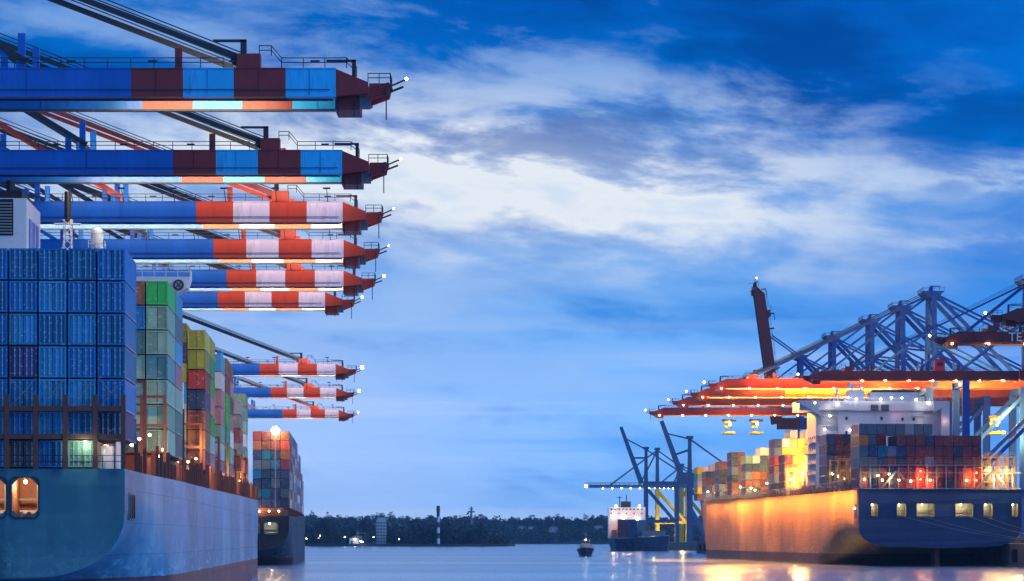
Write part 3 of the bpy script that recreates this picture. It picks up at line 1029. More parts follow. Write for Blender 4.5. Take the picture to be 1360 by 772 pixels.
for k in range(4):
    a0, a1 = math.pi / 4 + k * math.pi / 2, math.pi / 4 + (k + 1) * math.pi / 2
    p0, p1 = (math.cos(a0) * .9, math.sin(a0) * .9), (math.cos(a1) * .9, math.sin(a1) * .9)
    lg.bar((*p0, 0), (p0[0] * .7, p0[1] * .7, 2.6), .15)
    lg.bar((*p0, 0), (p1[0] * .75, p1[1] * .75, 2.4), .1)
lg.build('pedestal', M_white, rd)
MB().rail([(-.9, -.9, 2.6), (.9, -.9, 2.6), (.9, .9, 2.6)], .9, .6, .06).build('railing', M_white, rd, stuff=True)
# funnel behind the stern stack
fz0, fz1 = 30.0, CAMH + (HY - 266) / 13.1
fx1 = x_m(42, 270) - (S1 @ Vector((0, 38, 0))).x
MB().box(fx1 - 16, fx1, 38, 50, DZ1, fz1).build('funnel', M_white, ship1)
MB().box(fx1 - 15.5, fx1 - .5, 38.4, 49.6, fz1, fz1 + .85).build('funnel_cap', M_black, ship1)
lv = MB()
for k in range(11):
    zz = fz1 - 3.6 + k * .3
    lv.prism([(37.80, zz), (37.99, zz + .22), (37.99, zz + .26), (37.80, zz + .05)], fx1 - 5.6, fx1 - 1.4, axis='x')
MB().box(fx1 - 5.7, fx1 - 1.3, 37.9, 37.99, fz1 - 3.75, fz1 - .1).build('louvre_recess', M_black, ship1)
lv.build('louvre', M_grey, ship1)
for dx_ in (-2.2, -3.8, -6, -8):
    MB().bar((fx1 + dx_, 43, fz1 + .8), (fx1 + dx_, 43, fz1 + 2.4), .9, n=10).build('exhaust_pipe', M_black, ship1)
hb = MB()
for k in range(3):
    hb.box(fx1 - .02, fx1 + .06, 40 + k * 3, 42 + k * 3, fz1 - 5.0, fz1 - 1.8)
hb.build('side_marking', M_cblue, ship1)

# ---------- the second ship on the left
TH2 = .058
X2, Y2 = -61.0 - 20 * math.cos(TH2), 725 - 20 * math.sin(TH2)
S2 = ship_matrix(X2, Y2, TH2)
ship2 = thing('container_ship', 'dark hulled container ship moored ahead of the teal ship', 'ship', (X2, Y2, 0), TH2)
M_hull2 = hull_paint('hull_navy_grey', (.013, .028, .06), 2.0, (.03, .02, .03), .5, .3, pale=(.08, .12, .18), sy=.06, spec=.06)
M_tr2 = hull_paint('transom_black', (.012, .013, .016), -9, (.02, .02, .02), .2, .2)
DZ2 = 13.6
sec2 = hull_sections(20.5, 262, DZ2, 4.2, 45, 8.5, 6.0, 190, 2.0, 20 / 20.5)
build_hull(ship2, sec2, M_hull2, M_rust)
h2 = [rect(6, 12, DZ2 - 5.0, DZ2 - 1.8, .5), rect(13.2, 17, DZ2 - 5.0, DZ2 - 1.8, .5), rect(-6, 4.8, DZ2 - 5.0, DZ2 - 1.8, .5)]
transom(ship2, sec2[0], M_tr2, h2)
for (a_, b_) in ((6, 12), (13.2, 17), (-6, 4.8)):
    mooring_room(ship2, a_, b_, DZ2 - 5.0, DZ2 - 1.8, 5, M_grey, M_lampw, 260, (1, .88, .62), M_steel)
PAL2 = ['navy', 'blue', 'maroon', 'brown', 'navy', 'slate', 'red', 'blue', 'maroon']
stack(S2, 20, 1, 1, DZ2 + 2.4, [['navy', 'slate', 'navy', 'navy', 'maroon', 'brown', 'red', 'brown'], ['navy', 'navy', 'slate', 'navy', 'blue', 'navy', 'maroon', 'brown'],
                                ['navy', 'blue', 'navy', 'navy', 'slate', 'blue', 'brown', 'maroon'], ['navy', 'blue', 'navy', 'blue', 'slate', 'navy', 'brown', 'maroon']],
      'stern stack of the dark ship ahead', h=2.62)
stack(S2, 20, 1, 16, DZ2 + 2.4, [['white', 'brown', 'white', 'pink', 'brown', 'maroon', 'red', 'slate']], 'second stack of the dark ship ahead', h=2.62)
# the rest of its deck cargo, a few pixels each
far_boxes = MB()
fb_cols = ['maroon', 'white', 'brown', 'slate', 'navy', 'pink', 'blue', 'grey']
for k in range(2, 13):
    nt = 8 if k < 7 else 7 if k < 10 else 5
    taper = 0 if k < 12 else 3
    for ti in range(nt):
        v = 1 + 15 * k
        far_boxes.box(20 - CW - taper, 20 - taper, v, v + CL, DZ2 + 2.4 + ti * 2.62, DZ2 + 2.4 + ti * 2.62 + 2.56, R.randrange(len(fb_cols)))
        far_boxes.box(20 - CW * 2.05 - taper, 20 - CW * 1.05 - taper, v, v + CL, DZ2 + 2.4 + ti * 2.62, DZ2 + 2.4 + ti * 2.62 + 2.56, R.randrange(len(fb_cols)))
o = far_boxes.build('shipping_container', [box_paint(c_, CC[c_]) for c_ in fb_cols], stuff=True)
o.matrix_world = S2
o['label'] = 'receding rows of mixed containers along the dark ship ahead'
MB().box(-19, 18.6, .6, 215, DZ2 - .05, DZ2 + 2.3).build('hatch_coaming', M_rust, ship2)
sb = MB()
for k in range(58):
    sb.box(19.7, 19.95, 2 + k * 3.6, 2.3 + k * 3.6, DZ2, DZ2 + 2.3)
sb.build('stanchions', M_rust, ship2, stuff=True)
for xx in (6.5, 9.5, 12, 14.6, 17.2):
    MB().ball((xx, -.35, DZ2 + 1.3), .22).build('deck_lamp', M_lampo, ship2)
lamp('deck_light', 'POINT', (12, -1.4, DZ2 + 1.4), 700, (1, .45, .12), ship2)
MB().rail([(-19.5, .1, DZ2), (19.5, .1, DZ2)], 1.15, 1.8, .1).build('railing', M_steel, ship2, stuff=True)
MB().box(19.0, 19.8, 205, 207, DZ2 + 1, DZ2 + 14).build('foremast', M_white, ship2)
# stern floodlight on a post (the bright one above the cargo)
fl = MB().bar((16.3, -1.0, DZ2 + 2), (16.3, -1.0, DZ2 + 23.2), .35, n=8)
fl.build('light_post', M_grey, ship2)
MB().ball((16.3, -1.3, DZ2 + 23.3), 1.1).build('floodlight', emit('lamp_glare', (1, .80, .45), 60), ship2)
lamp('stern_flood', 'POINT', (16.3, -6.5, DZ2 + 23.8), 3600, (1, .55, .22), ship2, shadow_soft_size=.5)

# ---------- the blue ship on the right
TH3 = .053
B3 = 21.75
X3, Y3 = 91.6 + B3 * math.cos(TH3), 700 + B3 * math.sin(TH3)
S3 = ship_matrix(X3, Y3, TH3)
ship3 = thing('container_ship', 'dark blue container ship on the right, side tinted and lit orange', 'ship', (X3, Y3, 0), TH3)
M_hull3 = hull_paint('hull_orange_glow', (.18, .108, .055), 3.2, (.035, .015, .018), .55, .8, pale=(.25, .19, .13), sy=.07, spec=.04, dent_amt=.8)  # lamp glow put into the side's base colour; the ship's paint is blue
M_tr3 = hull_paint('transom_blue', (.003, .033, .13), -9, (.02, .02, .02), .15, .2, pale=(.01, .055, .17))
DZ3 = 20.4
sec3 = hull_sections(B3, 395, DZ3, 5.2, 78, 9.5, 5.4, 318, 1.4, 1.0)
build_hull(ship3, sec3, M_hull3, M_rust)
s3 = F / Y3
wx = lambda p_: (p_ - 680) / s3 * (Y3 / Y3) - X3 + .0
wz = lambda p_: CAMH + (HY - p_) / s3
wins = [(1156, 1165), (1190.5, 1203), (1217, 1241), (1269, 1293), (1307, 1319), (1345, 1353)]
transom(ship3, sec3[0], M_tr3, [rect(wx(a_), wx(b_), wz(687), wz(669), .3) for a_, b_ in wins])
M_room3 = paint('lit_mooring_deck', (.55, .50, .36), .7)
for a_, b_ in wins:
    mooring_room(ship3, wx(a_), wx(b_), wz(687), wz(669), 4, M_room3, M_lampw, 180 if b_ - a_ < 15 else 300, (1, .84, .42), M_steel)
# rudder and post under the counter
MB().prism([(3.0, -6), (9.5, -6), (9.0, 3.8), (4.0, 4.6)], -.6, .6, axis='x').build('rudder', M_rust, ship3)
# stern frame for deck cargo
cols_x = [-21.3 + 2.53 * k for k in range(18)]
for k, xx in enumerate(cols_x):
    if abs(xx) < 21.6:
        MB().box(xx - .13, xx + .13, -.55, -.25, DZ3, wz(617 if k else 612)).build('lashing_post', M_grey, ship3)
for z in (wz(618), wz(628), wz(649)):
    MB().box(-21.5, 21.5, -.50, -.28, z - .12, z + .12).build('lashing_beam', M_grey, ship3)
MB().rail([(-21.4, -.4, wz(618)), (21.4, -.4, wz(618))], 1.2, 1.3, .07).build('railing', M_grey, ship3, stuff=True)
for xa, xb in ((1168, 1189), (1213, 1191), (1296, 1318), (1340, 1320)):
    MB().bar((wx(xa), -.75, DZ3), (wx(xb), -.75, wz(626)), .42).build('brace', M_grey, ship3)
t5 = lambda a_: a_
D = ['maroon', 'brown', 'maroon', 'maroon', 'maroon']
P0 = [['maroon', 'brown', 'slate', 'slate', 'orange'], ['navy', 'slate', 'slate', 'navy'], ['brown', 'maroon', 'navy', 'blue'], ['navy', 'navy', 'maroon', 'slate'],
      ['maroon', 'maroon', 'navy', 'navy', 'maroon'], ['red', 'maroon', 'maroon', 'maroon', 'maroon'], ['red', 'red', 'maroon', 'maroon', 'maroon'],
      ['red', 'maroon', 'slate', 'maroon', 'navy'], ['maroon', 'brown', 'maroon', 'maroon', 'maroon'], ['navy', 'maroon', 'maroon', 'maroon', 'maroon'],
      ['maroon', 'maroon', 'maroon', 'navy', 'maroon'], ['brown', 'red', 'maroon', 'maroon', 'maroon'], ['red', 'red', 'brown', 'maroon', 'maroon']]
stack(S3, -B3 + .25, -1, 1.0, DZ3 + .15, P0, 'stern block of the blue ship', h=2.86)
P1 = [None, ['maroon', 'navy', 'slate', 'navy', 'slate', 'slate'], [None, None, None, None, 'slate', 'slate'], [None, None, None, None, 'red', 'slate'],
      [None] * 5 + ['slate'], [None] * 5 + ['slate'], [None] * 5 + ['grey'], [None] * 5 + ['slate'], [None] * 5 + ['slate']]
P1[0] = []
stack(S3, -B3 + .25, -1, 15.0, DZ3 + .15, P1, 'second block of the blue ship', h=3.0)
# lit cargo frames at the empty right hand bays and between stacks
M_gold = paint('frame_ochre', (.50, .33, .12), .6)
def cargo_frame(xa, xb, v, z0, z1, nlev, label=None):
    fb = MB()
    n_ = max(1, int(round((xb - xa) / 2.53)))
    for k in range(n_ + 1):
        xx = xa + (xb - xa) * k / n_
        fb.box(xx - .14, xx + .14, v - .14, v + .14, z0, z1)
        fb.box(xx - .14, xx + .14, v + 1.4, v + 1.68, z0, z1)
    for q in range(nlev + 1):
        z = z0 + (z1 - z0) * q / nlev
        fb.box(xa - .2, xb + .2, v - .2, v + 1.7, z - .09, z + .09)
        fb.rail([(xa, v - .2, z + .09), (xb, v - .2, z + .09)], 1.0, 1.3, .07)
    for k in range(n_):
        xx = xa + (xb - xa) * k / n_
        fb.bar((xx, v - .16, z0), (xx + (xb - xa) / n_, v - .16, z1), .1)
    o_ = fb.build('lashing_bridge', M_gold, ship3, stuff=True)
    return o_
cargo_frame(12.0, 21.4, 6, DZ3, wz(606), 4)
cargo_frame(12.0, 21.4, 14, DZ3, wz(606), 4)
cargo_frame(-21.4, -12, 30, DZ3, DZ3 + 9, 3)
cargo_frame(-21.4, -12, 45, DZ3, DZ3 + 9, 3)
cargo_frame(-21.4, -10, 122, DZ3, DZ3 + 8, 3)
for k, (xx, yy, mm) in enumerate(((1147, 637, 0), (1165, 632, 0), (1171, 638, 0), (1180, 630, 0), (1193, 638, 0), (1209, 639, 0), (1222, 626, 1), (1222, 637, 1), (1235, 638, 0), (1284, 638, 0), (1297, 628, 1), (1297, 638, 1))):
    MB().ball((wx(xx), -.35, wz(yy)), .26).build('deck_lamp', M_lampr if mm else M_lampo, ship3)
for xx, c_, pw in ((1150, (1, .6, .25), 500), (1182, (1, .5, .2), 900), (1222, (1, .16, .05), 1300), (1234, (1, .5, .2), 700), (1290, (1, .3, .08), 1100), (1325, (1, .6, .2), 2500), (1350, (1, .6, .2), 2500)):
    lamp('deck_light', 'POINT', (wx(xx), -1.6, wz(637)), pw, c_, ship3, shadow_soft_size=.3)
for xx, vv in ((14, 5), (19, 5), (16, 12), (20.5, 12)):
    lamp('frame_light', 'POINT', (xx, vv, DZ3 + 5), 1600, (1, .62, .2), ship3, shadow_soft_size=.3)
    MB().ball((xx, vv, DZ3 + 5.2), .2).build('deck_lamp', M_lampo, ship3)
# stacks going forward along the port side
vY = lambda Y: (Y - Y3) / math.cos(TH3) + 0
Z3 = DZ3 + 2.0
stack(S3, -B3 + .2, -1, vY(752), Z3, [['navy', 'navy', 'navy', 'navy', 'navy'], ['slate', 'brown', 'maroon', 'maroon', 'maroon'], ['maroon', 'red', 'brown', 'maroon', 'navy']], 'navy stack astern of the white house', h=2.95)
stack(S3, -B3 + .2, -1, vY(828), Z3, [['brown', 'red', 'brown', 'maroon'], ['yellow', 'yellow', 'orange', 'yellow'], ['yellow', 'white', 'yellow', 'yellow'], ['yellow', 'yellow', 'yellow', 'white']], 'low yellow stack ahead of the white house', h=2.85)
stack(S3, -B3 + .2, -1, vY(849), Z3, [['navy', 'slate', 'maroon', 'red', 'slate', 'navy'], ['yellow', 'yellow', 'yellow', 'yellow', 'yellow', 'white'], ['yellow', 'white', 'yellow', 'yellow', 'yellow', 'yellow', 'white'],
                                      ['yellow', 'yellow', 'white', 'yellow', 'yellow', 'yellow'], ['yellow', 'orange', 'yellow', 'white', 'yellow', 'yellow', 'white'], ['yellow', 'yellow', 'orange', 'yellow', 'yellow', 'orange', 'white']], 'tall yellow stack with white tops', h=2.85)
stack(S3, -B3 + .2, -1, vY(914), Z3, [['slate', 'maroon', 'grey', 'navy', 'pale green'], ['navy', 'brown', 'red', 'navy', 'white'], ['brown', 'maroon', 'brown', 'slate', 'navy', 'white'], ['maroon', 'slate', 'maroon', 'navy', 'brown', 'white']], 'dark stack capped with white boxes amidships', h=2.75)
stack(S3, -B3 + .2, -1, vY(950), Z3, [['maroon', 'brown', 'navy', 'slate', 'navy', 'navy'], ['brown', 'maroon', 'slate', 'brown', 'maroon', 'maroon']], 'tall maroon stack forward on the blue ship', h=2.7)
stack(S3, -B3 + .2, -1, vY(984), Z3, [['navy', 'slate', 'navy', 'navy', 'maroon'], ['navy', 'maroon', 'brown', 'navy', 'red'], ['brown', 'slate', 'teal', 'navy', 'maroon']], 'red topped stack forward on the blue ship', h=2.75)
stack(S3, -B3 + .6, -1, vY(1026), Z3 + .4, [['slate', 'navy', 'maroon', 'navy'], ['navy', 'brown', 'navy', 'navy', 'white']], 'navy stack near the bow of the blue ship', h=2.7)
stack(S3, -B3 + 2.3, -1, vY(1066), Z3 + .4, [['brown', 'yellow', 'white', 'pale green', 'yellow'], ['white', 'brown', 'pale green', 'white', 'white']], 'foremost pale stack on the blue ship', h=2.7)
MB().box(-B3 + 1.3, B3 - 1.3, 30, 345, DZ3 - .05, Z3 - .06).build('hatch_coaming', M_rust, ship3)
for k in range(62):
    v = 20 + k * 5.0
    zz = DZ3 + 1.4 * smooth(v / 395) - .05
    MB().box(-B3 + .25, -B3 + .6, v - .2, v + .2, zz, zz + R.choice([2.0, 3.2, 3.6])).build('stanchion', M_grey, ship3)
rl = MB().rail([(-B3 + .2, 16, DZ3 + .1), (-B3 + .2, 150, DZ3 + .55), (-B3 + .2, 310, DZ3 + 1.2)], 1.2, 3, .12)
rl.build('railing', M_grey, ship3, stuff=True)
for k, v in enumerate((28, 36, 46, 60, 112, 120, 134, 150, 170, 196, 206, 232, 262, 300, 322)):
    MB().ball((-B3 + 1.0, v, DZ3 + 3.4 + .9 * (k % 3)), .26).build('deck_lamp', M_lampo, ship3)
for v, pw, x_, z_ in ((34, 2600, -18, 4), (46, 2600, -14, 6), (64, 900, -20, 5), (117, 20000, -19, 6), (119, 20000, -13, 10), (140, 9000, -14, 17), (142, 3500, -18, 8), (205, 3500, -18, 5), (243, 2500, -18, 4), (278, 3000, -17, 4), (317, 4000, -16, 5), (358, 3500, -14, 5)):
    lamp('deck_light', 'POINT', (x_, v, DZ3 + z_), pw, (1, .58, .18), ship3, shadow_soft_size=.4)
# added strip lights on made-up arms outboard of the rail, washing the plating orange
for k in range(15):
    v = 4 + 21 * k
    arm = MB().box(-B3 - 3.65, -B3 - 3.4, v, v + 20, DZ3 + 2.1, DZ3 + 2.3)
    for q in (1, 10, 19):
        arm.bar((-B3 + .3, v + q, DZ3 + .9), (-B3 - 3.5, v + q, DZ3 + 2.2), .12)
    arm.build('hull_wash_bar', M_grey, ship3)
    l_ = lamp('added_hull_wash', 'AREA', (-B3 - 3.5, v + 10, DZ3 + 2.0), (9000 + 2500 * math.sin(k * 2.1)) * (1 if k < 12 else .4), (1, .36, .04), ship3, aim=(.38, 0, -1), shape='RECTANGLE', size=.35, size_y=20, spread=math.radians(76))
    l_.rotation_euler = (0, math.radians(-30), 0)
# chock in the side near the stern
MB().box(-B3 - .06, -B3 + .3, 3.0, 6.5, wz(688), wz(669)).build('mooring_chock', M_black, ship3)
MB().ball((-B3 - .1, 5.6, wz(675)), .25).build('chock_lamp', M_lampw, ship3)
# mooring lines from the stern to the quay on the right
for (xa, xb, zb) in ((1229, 1352, 711), (1290, 1365, 709), (1312, 1368, 702), (1203, 1362, 714)):
    p0, p1 = Vector((wx(xa), 0, wz(687))), Vector((wx(xb) + 8, -26, wz(zb) - 1.4))
    ml = MB()
    prev = p0
    for k in range(1, 13):
        q = p0.lerp(p1, k / 12) - Vector((0, 0, 1.6 * math.sin(math.pi * k / 12)))
        ml.bar(prev, q, .09, n=5)
        prev = q
    ml.build('mooring_line', M_grey, ship3)

# white accommodation house of the blue ship
v0 = 76
sH = F / (Y3 + v0)
Xh = (S3 @ Vector((0, v0, 0))).x
ax = lambda p_: (p_ - 680) / sH - Xh
azz = lambda p_: CAMH + (HY - p_) / sH
house = thing('accommodation_block', 'white lit accommodation block with bridge wings rising from the blue ship', 'ship superstructure', S3 @ Vector((0, v0, DZ3)), TH3)
oz = lambda p_: azz(p_) - DZ3
MB().box(ax(1083), ax(1250), 0, 16, 0, oz(546)).build('house_wall', M_house, house)
MB().box(ax(1112), ax(1226), -.9, -.02, oz(592), oz(546)).build('casing', M_house, house)
MB().box(ax(1060), ax(1258), -1.4, 12, oz(546), oz(533)).build('bridge_deck', M_house, house)
MB().prism([(ax(1057), oz(533)), (ax(1062), oz(538)), (ax(1086), oz(552)), (ax(1086), oz(533))], -2.2, 4).build('bridge_wing', M_house, house)
MB().prism([(ax(1260), oz(533)), (ax(1258), oz(538)), (ax(1238), oz(548)), (ax(1238), oz(533))], -2.2, 4).build('bridge_wing', M_house, house)
MB().box(ax(1249), ax(1260), -2, 6, 0, oz(534)).build('wing_pillar', M_house, house)
for xx, yy, w_, h_ in ((1160, 542, 10, 8), (1174, 542, 10, 8)):
    f_ = MB().box(ax(xx - w_ / 2), ax(xx + w_ / 2), -1.62, -1.42, oz(yy + h_ / 2), oz(yy - h_ / 2)).build('window', M_glass, house)
    sl = MB()
    for k in range(4):
        z = oz(yy + h_ / 2) + .2 + k * .42
        sl.box(ax(xx - w_ / 2) + .1, ax(xx + w_ / 2) - .1, -1.70, -1.64, z, z + .12)
    sl.build('louvre', M_grey, f_)
for xx, yy in ((1123, 556), (1198, 557), (1213, 557), (1123, 575), (1150, 585), (1198, 575), (1213, 575), (1170, 556)):
    MB().box(ax(xx) - .32, ax(xx) + .32, -1.0, -.88, oz(yy) - .45, oz(yy) + .45).build('window', M_glass, house)
# recessed side stairs with platforms
for k, yy in enumerate((553, 566, 579)):
    pf = MB().box(ax(1085), ax(1111), -1.9, -.03, oz(yy), oz(yy) + .18)
    pf.build('platform', M_house, house)
    MB().rail([(ax(1085), -1.85, oz(yy) + .18), (ax(1111), -1.85, oz(yy) + .18)], 1.0, 1.2, .07).build('railing', M_house, house, stuff=True)
    MB().bar((ax(1090), -1.0, oz(yy)), (ax(1106), -1.0, oz(yy + 13)), .5, .12).build('stair', M_house, house)
    if k < 2:
        MB().box(ax(1212), ax(1232), -1.9, -.95, oz(yy), oz(yy) + .18).build('platform', M_house, house)
MB().box(ax(1082), ax(1131), -1.6, -1.42, oz(545), oz(536)).build('lit_panel', M_house, house)
# port side of the house: deck ledges, rails and portholes
for k in range(5):
    z = 2.6 + 3.1 * k
    if z > oz(550):
        break
    MB().box(ax(1083) - 1.3, ax(1083) - .02, .3, 15, z, z + .16).build('platform', M_house, house)
    MB().rail([(ax(1083) - 1.25, .3, z + .16), (ax(1083) - 1.25, 15, z + .16)], 1.0, 1.8, .08).build('railing', M_house, house, stuff=True)
    for q in range(4):
        MB().box(ax(1083) - .06, ax(1083) + .04, 2 + q * 3.4, 3.2 + q * 3.4, z + 1.2, z + 2.1).build('window', M_glass, house)
# top gear: funnel, radar mast, aerials
MB().prism([(ax(1126), oz(533)), (ax(1153), oz(533)), (ax(1150), oz(517)), (ax(1131), oz(517))], 4, 9).build('monkey_island', M_house, house)
mt = MB()
for a_, b_ in ((1134, 1138), (1149, 1145)):
    mt.bar((ax(a_), 5, oz(520)), (ax(b_), 6, oz(508)), .35)
mt.box(ax(1130), ax(1153), 5, 6.4, oz(513), oz(513) + .25)
mt.box(ax(1136), ax(1147), 5, 6.4, oz(509), oz(509) + .25)
mt.build('radar_mast', M_house, house)
MB().ball((ax(1133), 5.5, oz(511)), .9, nu=12, nv=8).build('radome', M_house, house)
for k, (xx, yy) in enumerate(((1108, 515), (1112, 523), (1100, 528))):
    MB().bar((ax(xx), 2, oz(534)), (ax(xx + 6), 2, oz(yy)), .6, .5).build('crane_post', M_house, house)
MB().box(ax(1160), ax(1225), 5, 10, oz(533), oz(520)).build('funnel', M_house, house)
MB().box(ax(1160) + 1, ax(1225) - 1, 5.5, 9.5, oz(520), oz(517)).build('funnel_cap', M_steel, house)
MB().rail([(ax(1062), -1.3, oz(533)), (ax(1256), -1.3, oz(533))], 1.1, 1.6, .08).build('railing', M_house, house, stuff=True)
for xx, yy in ((1110, 537), (1168, 531), (1182, 529), (1125, 529), (1215, 531), (1232, 535), (1100, 553), (1093, 571), (1135, 531), (1196, 529), (1127, 572), (1080, 536)):
    MB().ball((ax(xx), -2.1, oz(yy)), .26).build('floodlight', M_lampw, house)
for xx, yy, pw, c_ in ((1098, 541, 900, (1, .85, .5)), (1098, 560, 800, (1, .9, .55)), (1098, 575, 700, (1, .88, .6)), (1122, 525, 2500, (1, .9, .75)), (1150, 526, 2500, (1, .9, .75)),
                       (1168, 528, 1200, (1, .8, .6)), (1222, 541, 900, (1, .85, .5)), (1222, 560, 600, (1, .85, .5)), (1254, 560, 700, (1, .5, .4)), (1190, 553, 700, (1, .45, .45))):
    lamp('house_light', 'POINT', (ax(xx), -3.2, oz(yy)), pw * .14, c_, house, shadow_soft_size=.3)

# ------------------------------------------------------------------ quay cranes
QZ = 6.0


def crane(label, group, tipx, Y, Hc, face, pal, lit, rz=0, reach=72, apex=24, strip=(45, -30, 4200, (1, .82, .5)), raised=None, text=None, tip_lamp=None, stays_mat=None, back=46, first_leg=None, panels=True, bright=None, under=None, wash=None):
    """tip at local x=0, boom towards -x; root on the quay at the waterside legs. Hc: boom girder centre height"""
    red, pale, main = pal
    legx = -(first_leg or reach - 2)
    sgn = 1 if rz == 0 else -1
    root = thing('container_crane', label, 'crane', (tipx + sgn * legx, Y, QZ), 0, group)
    T = lambda x, y_, z: (sgn * (x - legx), y_, z - QZ)        # tip-based metres to root space
    zc = Hc
    hg = 2.0 if raised else 1.3
    g0, g1 = zc - hg, zc + hg
    hinge = -(reach - 4) if not raised else -62
    # boom pieces live under one part so that a raised boom turns about its hinge
    def place(o):
        if raised:
            a_ = raised
            hp = Vector(T(hinge, 0, zc))
            o.matrix_local = Matrix.Translation(hp) @ Matrix.Rotation(-a_ * sgn, 4, 'Y') @ Matrix.Translation(-hp)
        return o
    segs = [(-10.4, -5.45, pale), (-15.5, -10.4, red), (-20.5, -15.5, pale), (-25.6, -20.5, red), (-46, -25.6, main), (hinge, -46, main)] if panels else \
        [(-14, -5.45, main), (-32, -14, main), (-50, -32, main), (hinge, -50, main)]
    for a_, b_, m_ in segs:
        for y0, y1 in ((-4.6, -3.4), (3.4, 4.6)):
            x0, x1 = sorted((T(a_, 0, 0)[0], T(b_, 0, 0)[0]))
            x0, x1 = x0 + .01, x1 - .01
            p_ = MB().box(x0, x1, y0, y1, g0 - QZ, g1 - QZ)
            p_.box((x0 + x1) / 2 - .06, (x0 + x1) / 2 + .06, y0 - .07, y0, g0 - QZ, g1 - QZ)
            p_.box(x0, x1, y0 - .12, y1 + .12, g0 - QZ - .16, g0 - QZ)
            p_.box(x0, x1, y0 - .08, y1 + .08, g1 - QZ, g1 - QZ + .1)
            place(p_.build('boom_panel', m_, root))
    # tip: tapering end box, hanging buffer box, end platform
    tb = MB()
    for y0, y1 in ((-4.6, -3.4), (3.4, 4.6)):
        tb.prism([(T(-5.45, 0, 0)[0], g0 - QZ - .1), (T(-2.3, 0, 0)[0], g0 - QZ + .2), (T(-2.3, 0, 0)[0], g0 - QZ + 1.3), (T(-5.45, 0, 0)[0], g1 - QZ)], y0, y1)
    tb.box(*[T(q, 0, 0)[0] for q in (-5.4, -2.4)], -3.4, 3.4, g0 - QZ + .4, g0 - QZ + 1.5)
    place(tb.build('boom_tip', red, root))
    hb_ = MB().box(*[T(q, 0, 0)[0] for q in (-5.6, -3.2)], -3.3, 1.5, g0 - QZ - 1.25, g0 - QZ + .3)
    place(hb_.build('buffer_frame', red, root))
    place(MB().box(*[T(q, 0, 0)[0] for q in (-3.1, -2.1)], -3.3, -2.7, g0 - QZ - 1.1, g0 - QZ + .1).build('end_plate', M_grey, root))
    ep = MB()
    ep.prism([(T(-2.2, 0, 0)[0], g0 - QZ - .5), (T(-.3, 0, 0)[0], g0 - QZ + .2), (T(-.1, 0, 0)[0], g0 - QZ + 1.1), (T(-2.2, 0, 0)[0], g0 - QZ + 1.1)], -4.2, -3.9)
    ep.prism([(T(-2.2, 0, 0)[0], g0 - QZ - .5), (T(-.3, 0, 0)[0], g0 - QZ + .2), (T(-.1, 0, 0)[0], g0 - QZ + 1.1), (T(-2.2, 0, 0)[0], g0 - QZ + 1.1)], -1.2, -.9)
    ep.box(*[T(q, 0, 0)[0] for q in (-2.2, 0)], -4.2, -.9, g0 - QZ + 1.1, g0 - QZ + 1.25)
    for q in range(5):
        z = g0 - QZ - .45 + q * .3
        ep.bar((T(-2.2, 0, 0)[0], -4.25, z), (T(-.25 - .08 * (4 - q), 0, 0)[0], -4.25, z + .55), .1)
    place(ep.build('tip_platform', red, root))
    rr = MB()
    rr.rail([T(-2.3, -4.3, g0 + 1.25), T(-.1, -4.3, g0 + 1.25), T(-.1, -.9, g0 + 1.25)], .95, 1.0, .08)
    rr.rail([T(-13.0, -4.5, g1 + 1.3), T(-11.8, -4.5, g1 + 1.3), T(-10.8, -4.5, g1 + .1), T(-4.4, -4.5, g1 + .1), T(-3.4, -4.5, g1 - .8)], 1.0, 1.8, .08)
    rr.rail([T(-16.5, -4.5, g1 + .1), T(-60, -4.5, g1 + .1)], 1.0, 2.2, .08)
    rr.rail([T(-10.8, 4.5, g1 + .1), T(-60, 4.5, g1 + .1)], 1.0, 2.2, .07)
    for q in range(7):
        rr.box(T(-7.5 - q * 8, 0, 0)[0] - .45, T(-7.5 - q * 8, 0, 0)[0] + .45, -4.62, -4.4, g1 - QZ + .65, g1 - QZ + .85)
    for q in (-5.3, -3.7):
        rr.bar(T(q, -3.4, g0 - .3), T(q, -3.4, g0 - 1.9), .1)
    rr.bar(T(-.5, -4.3, g0 + .8), T(-.5, -4.3, g0 - 2.4), .12)
    place(rr.build('railing', M_steel, root, stuff=True))
    tray = MB()
    tray.bar(T(-6, -4.72, g0 + .55), T(hinge, -4.72, g0 + .55), .07)
    place(tray.build('cable_tray', M_steel, root))
    # sheave block with davit where the forestay lands
    sb_ = MB().box(*[T(q, 0, 0)[0] for q in (-15.2, -12.9)], -4.7, -3.3, g1 - QZ + .1, g1 - QZ + 1.5)
    sb_.box(*[T(q, 0, 0)[0] for q in (-15.2, -12.9)], 3.3, 4.7, g1 - QZ + .1, g1 - QZ + 1.5)
    sb_.bar(T(-15.3, -4.2, g1 + .9), T(-15.3, 4.2, g1 + .9), 1.1, n=12)
    place(sb_.build('sheave_block', red, root))
    dv = MB().box(*[T(q, 0, 0)[0] for q in (-14.9, -14.3)], -4.1, -3.8, g1 - QZ + 1.5, g1 - QZ + 3.0)
    dv.box(*[T(q, 0, 0)[0] for q in (-17.6, -14.3)], -4.1, -3.8, g1 - QZ + 2.75, g1 - QZ + 3.0)
    place(dv.build('davit', M_steel, root))
    dv = MB().box(*[T(q, 0, 0)[0] for q in (-3.9, -3.5)], -4.1, -3.8, g1 - QZ - 1, g1 - QZ + 1.0)
    dv.box(*[T(q, 0, 0)[0] for q in (-6.4, -3.5)], -4.1, -3.8, g1 - QZ + .8, g1 - QZ + 1.0)
    place(dv.build('davit', M_steel, root))
    st_ = MB().bar(T(-.2, -4.2, g0 + .9), T(1.4, -4.2, g0 + 1.6), .16)
    st_.bar(T(-.1, -4.2, g0 + .4), T(1.2, -4.2, g0 + .9), .2)
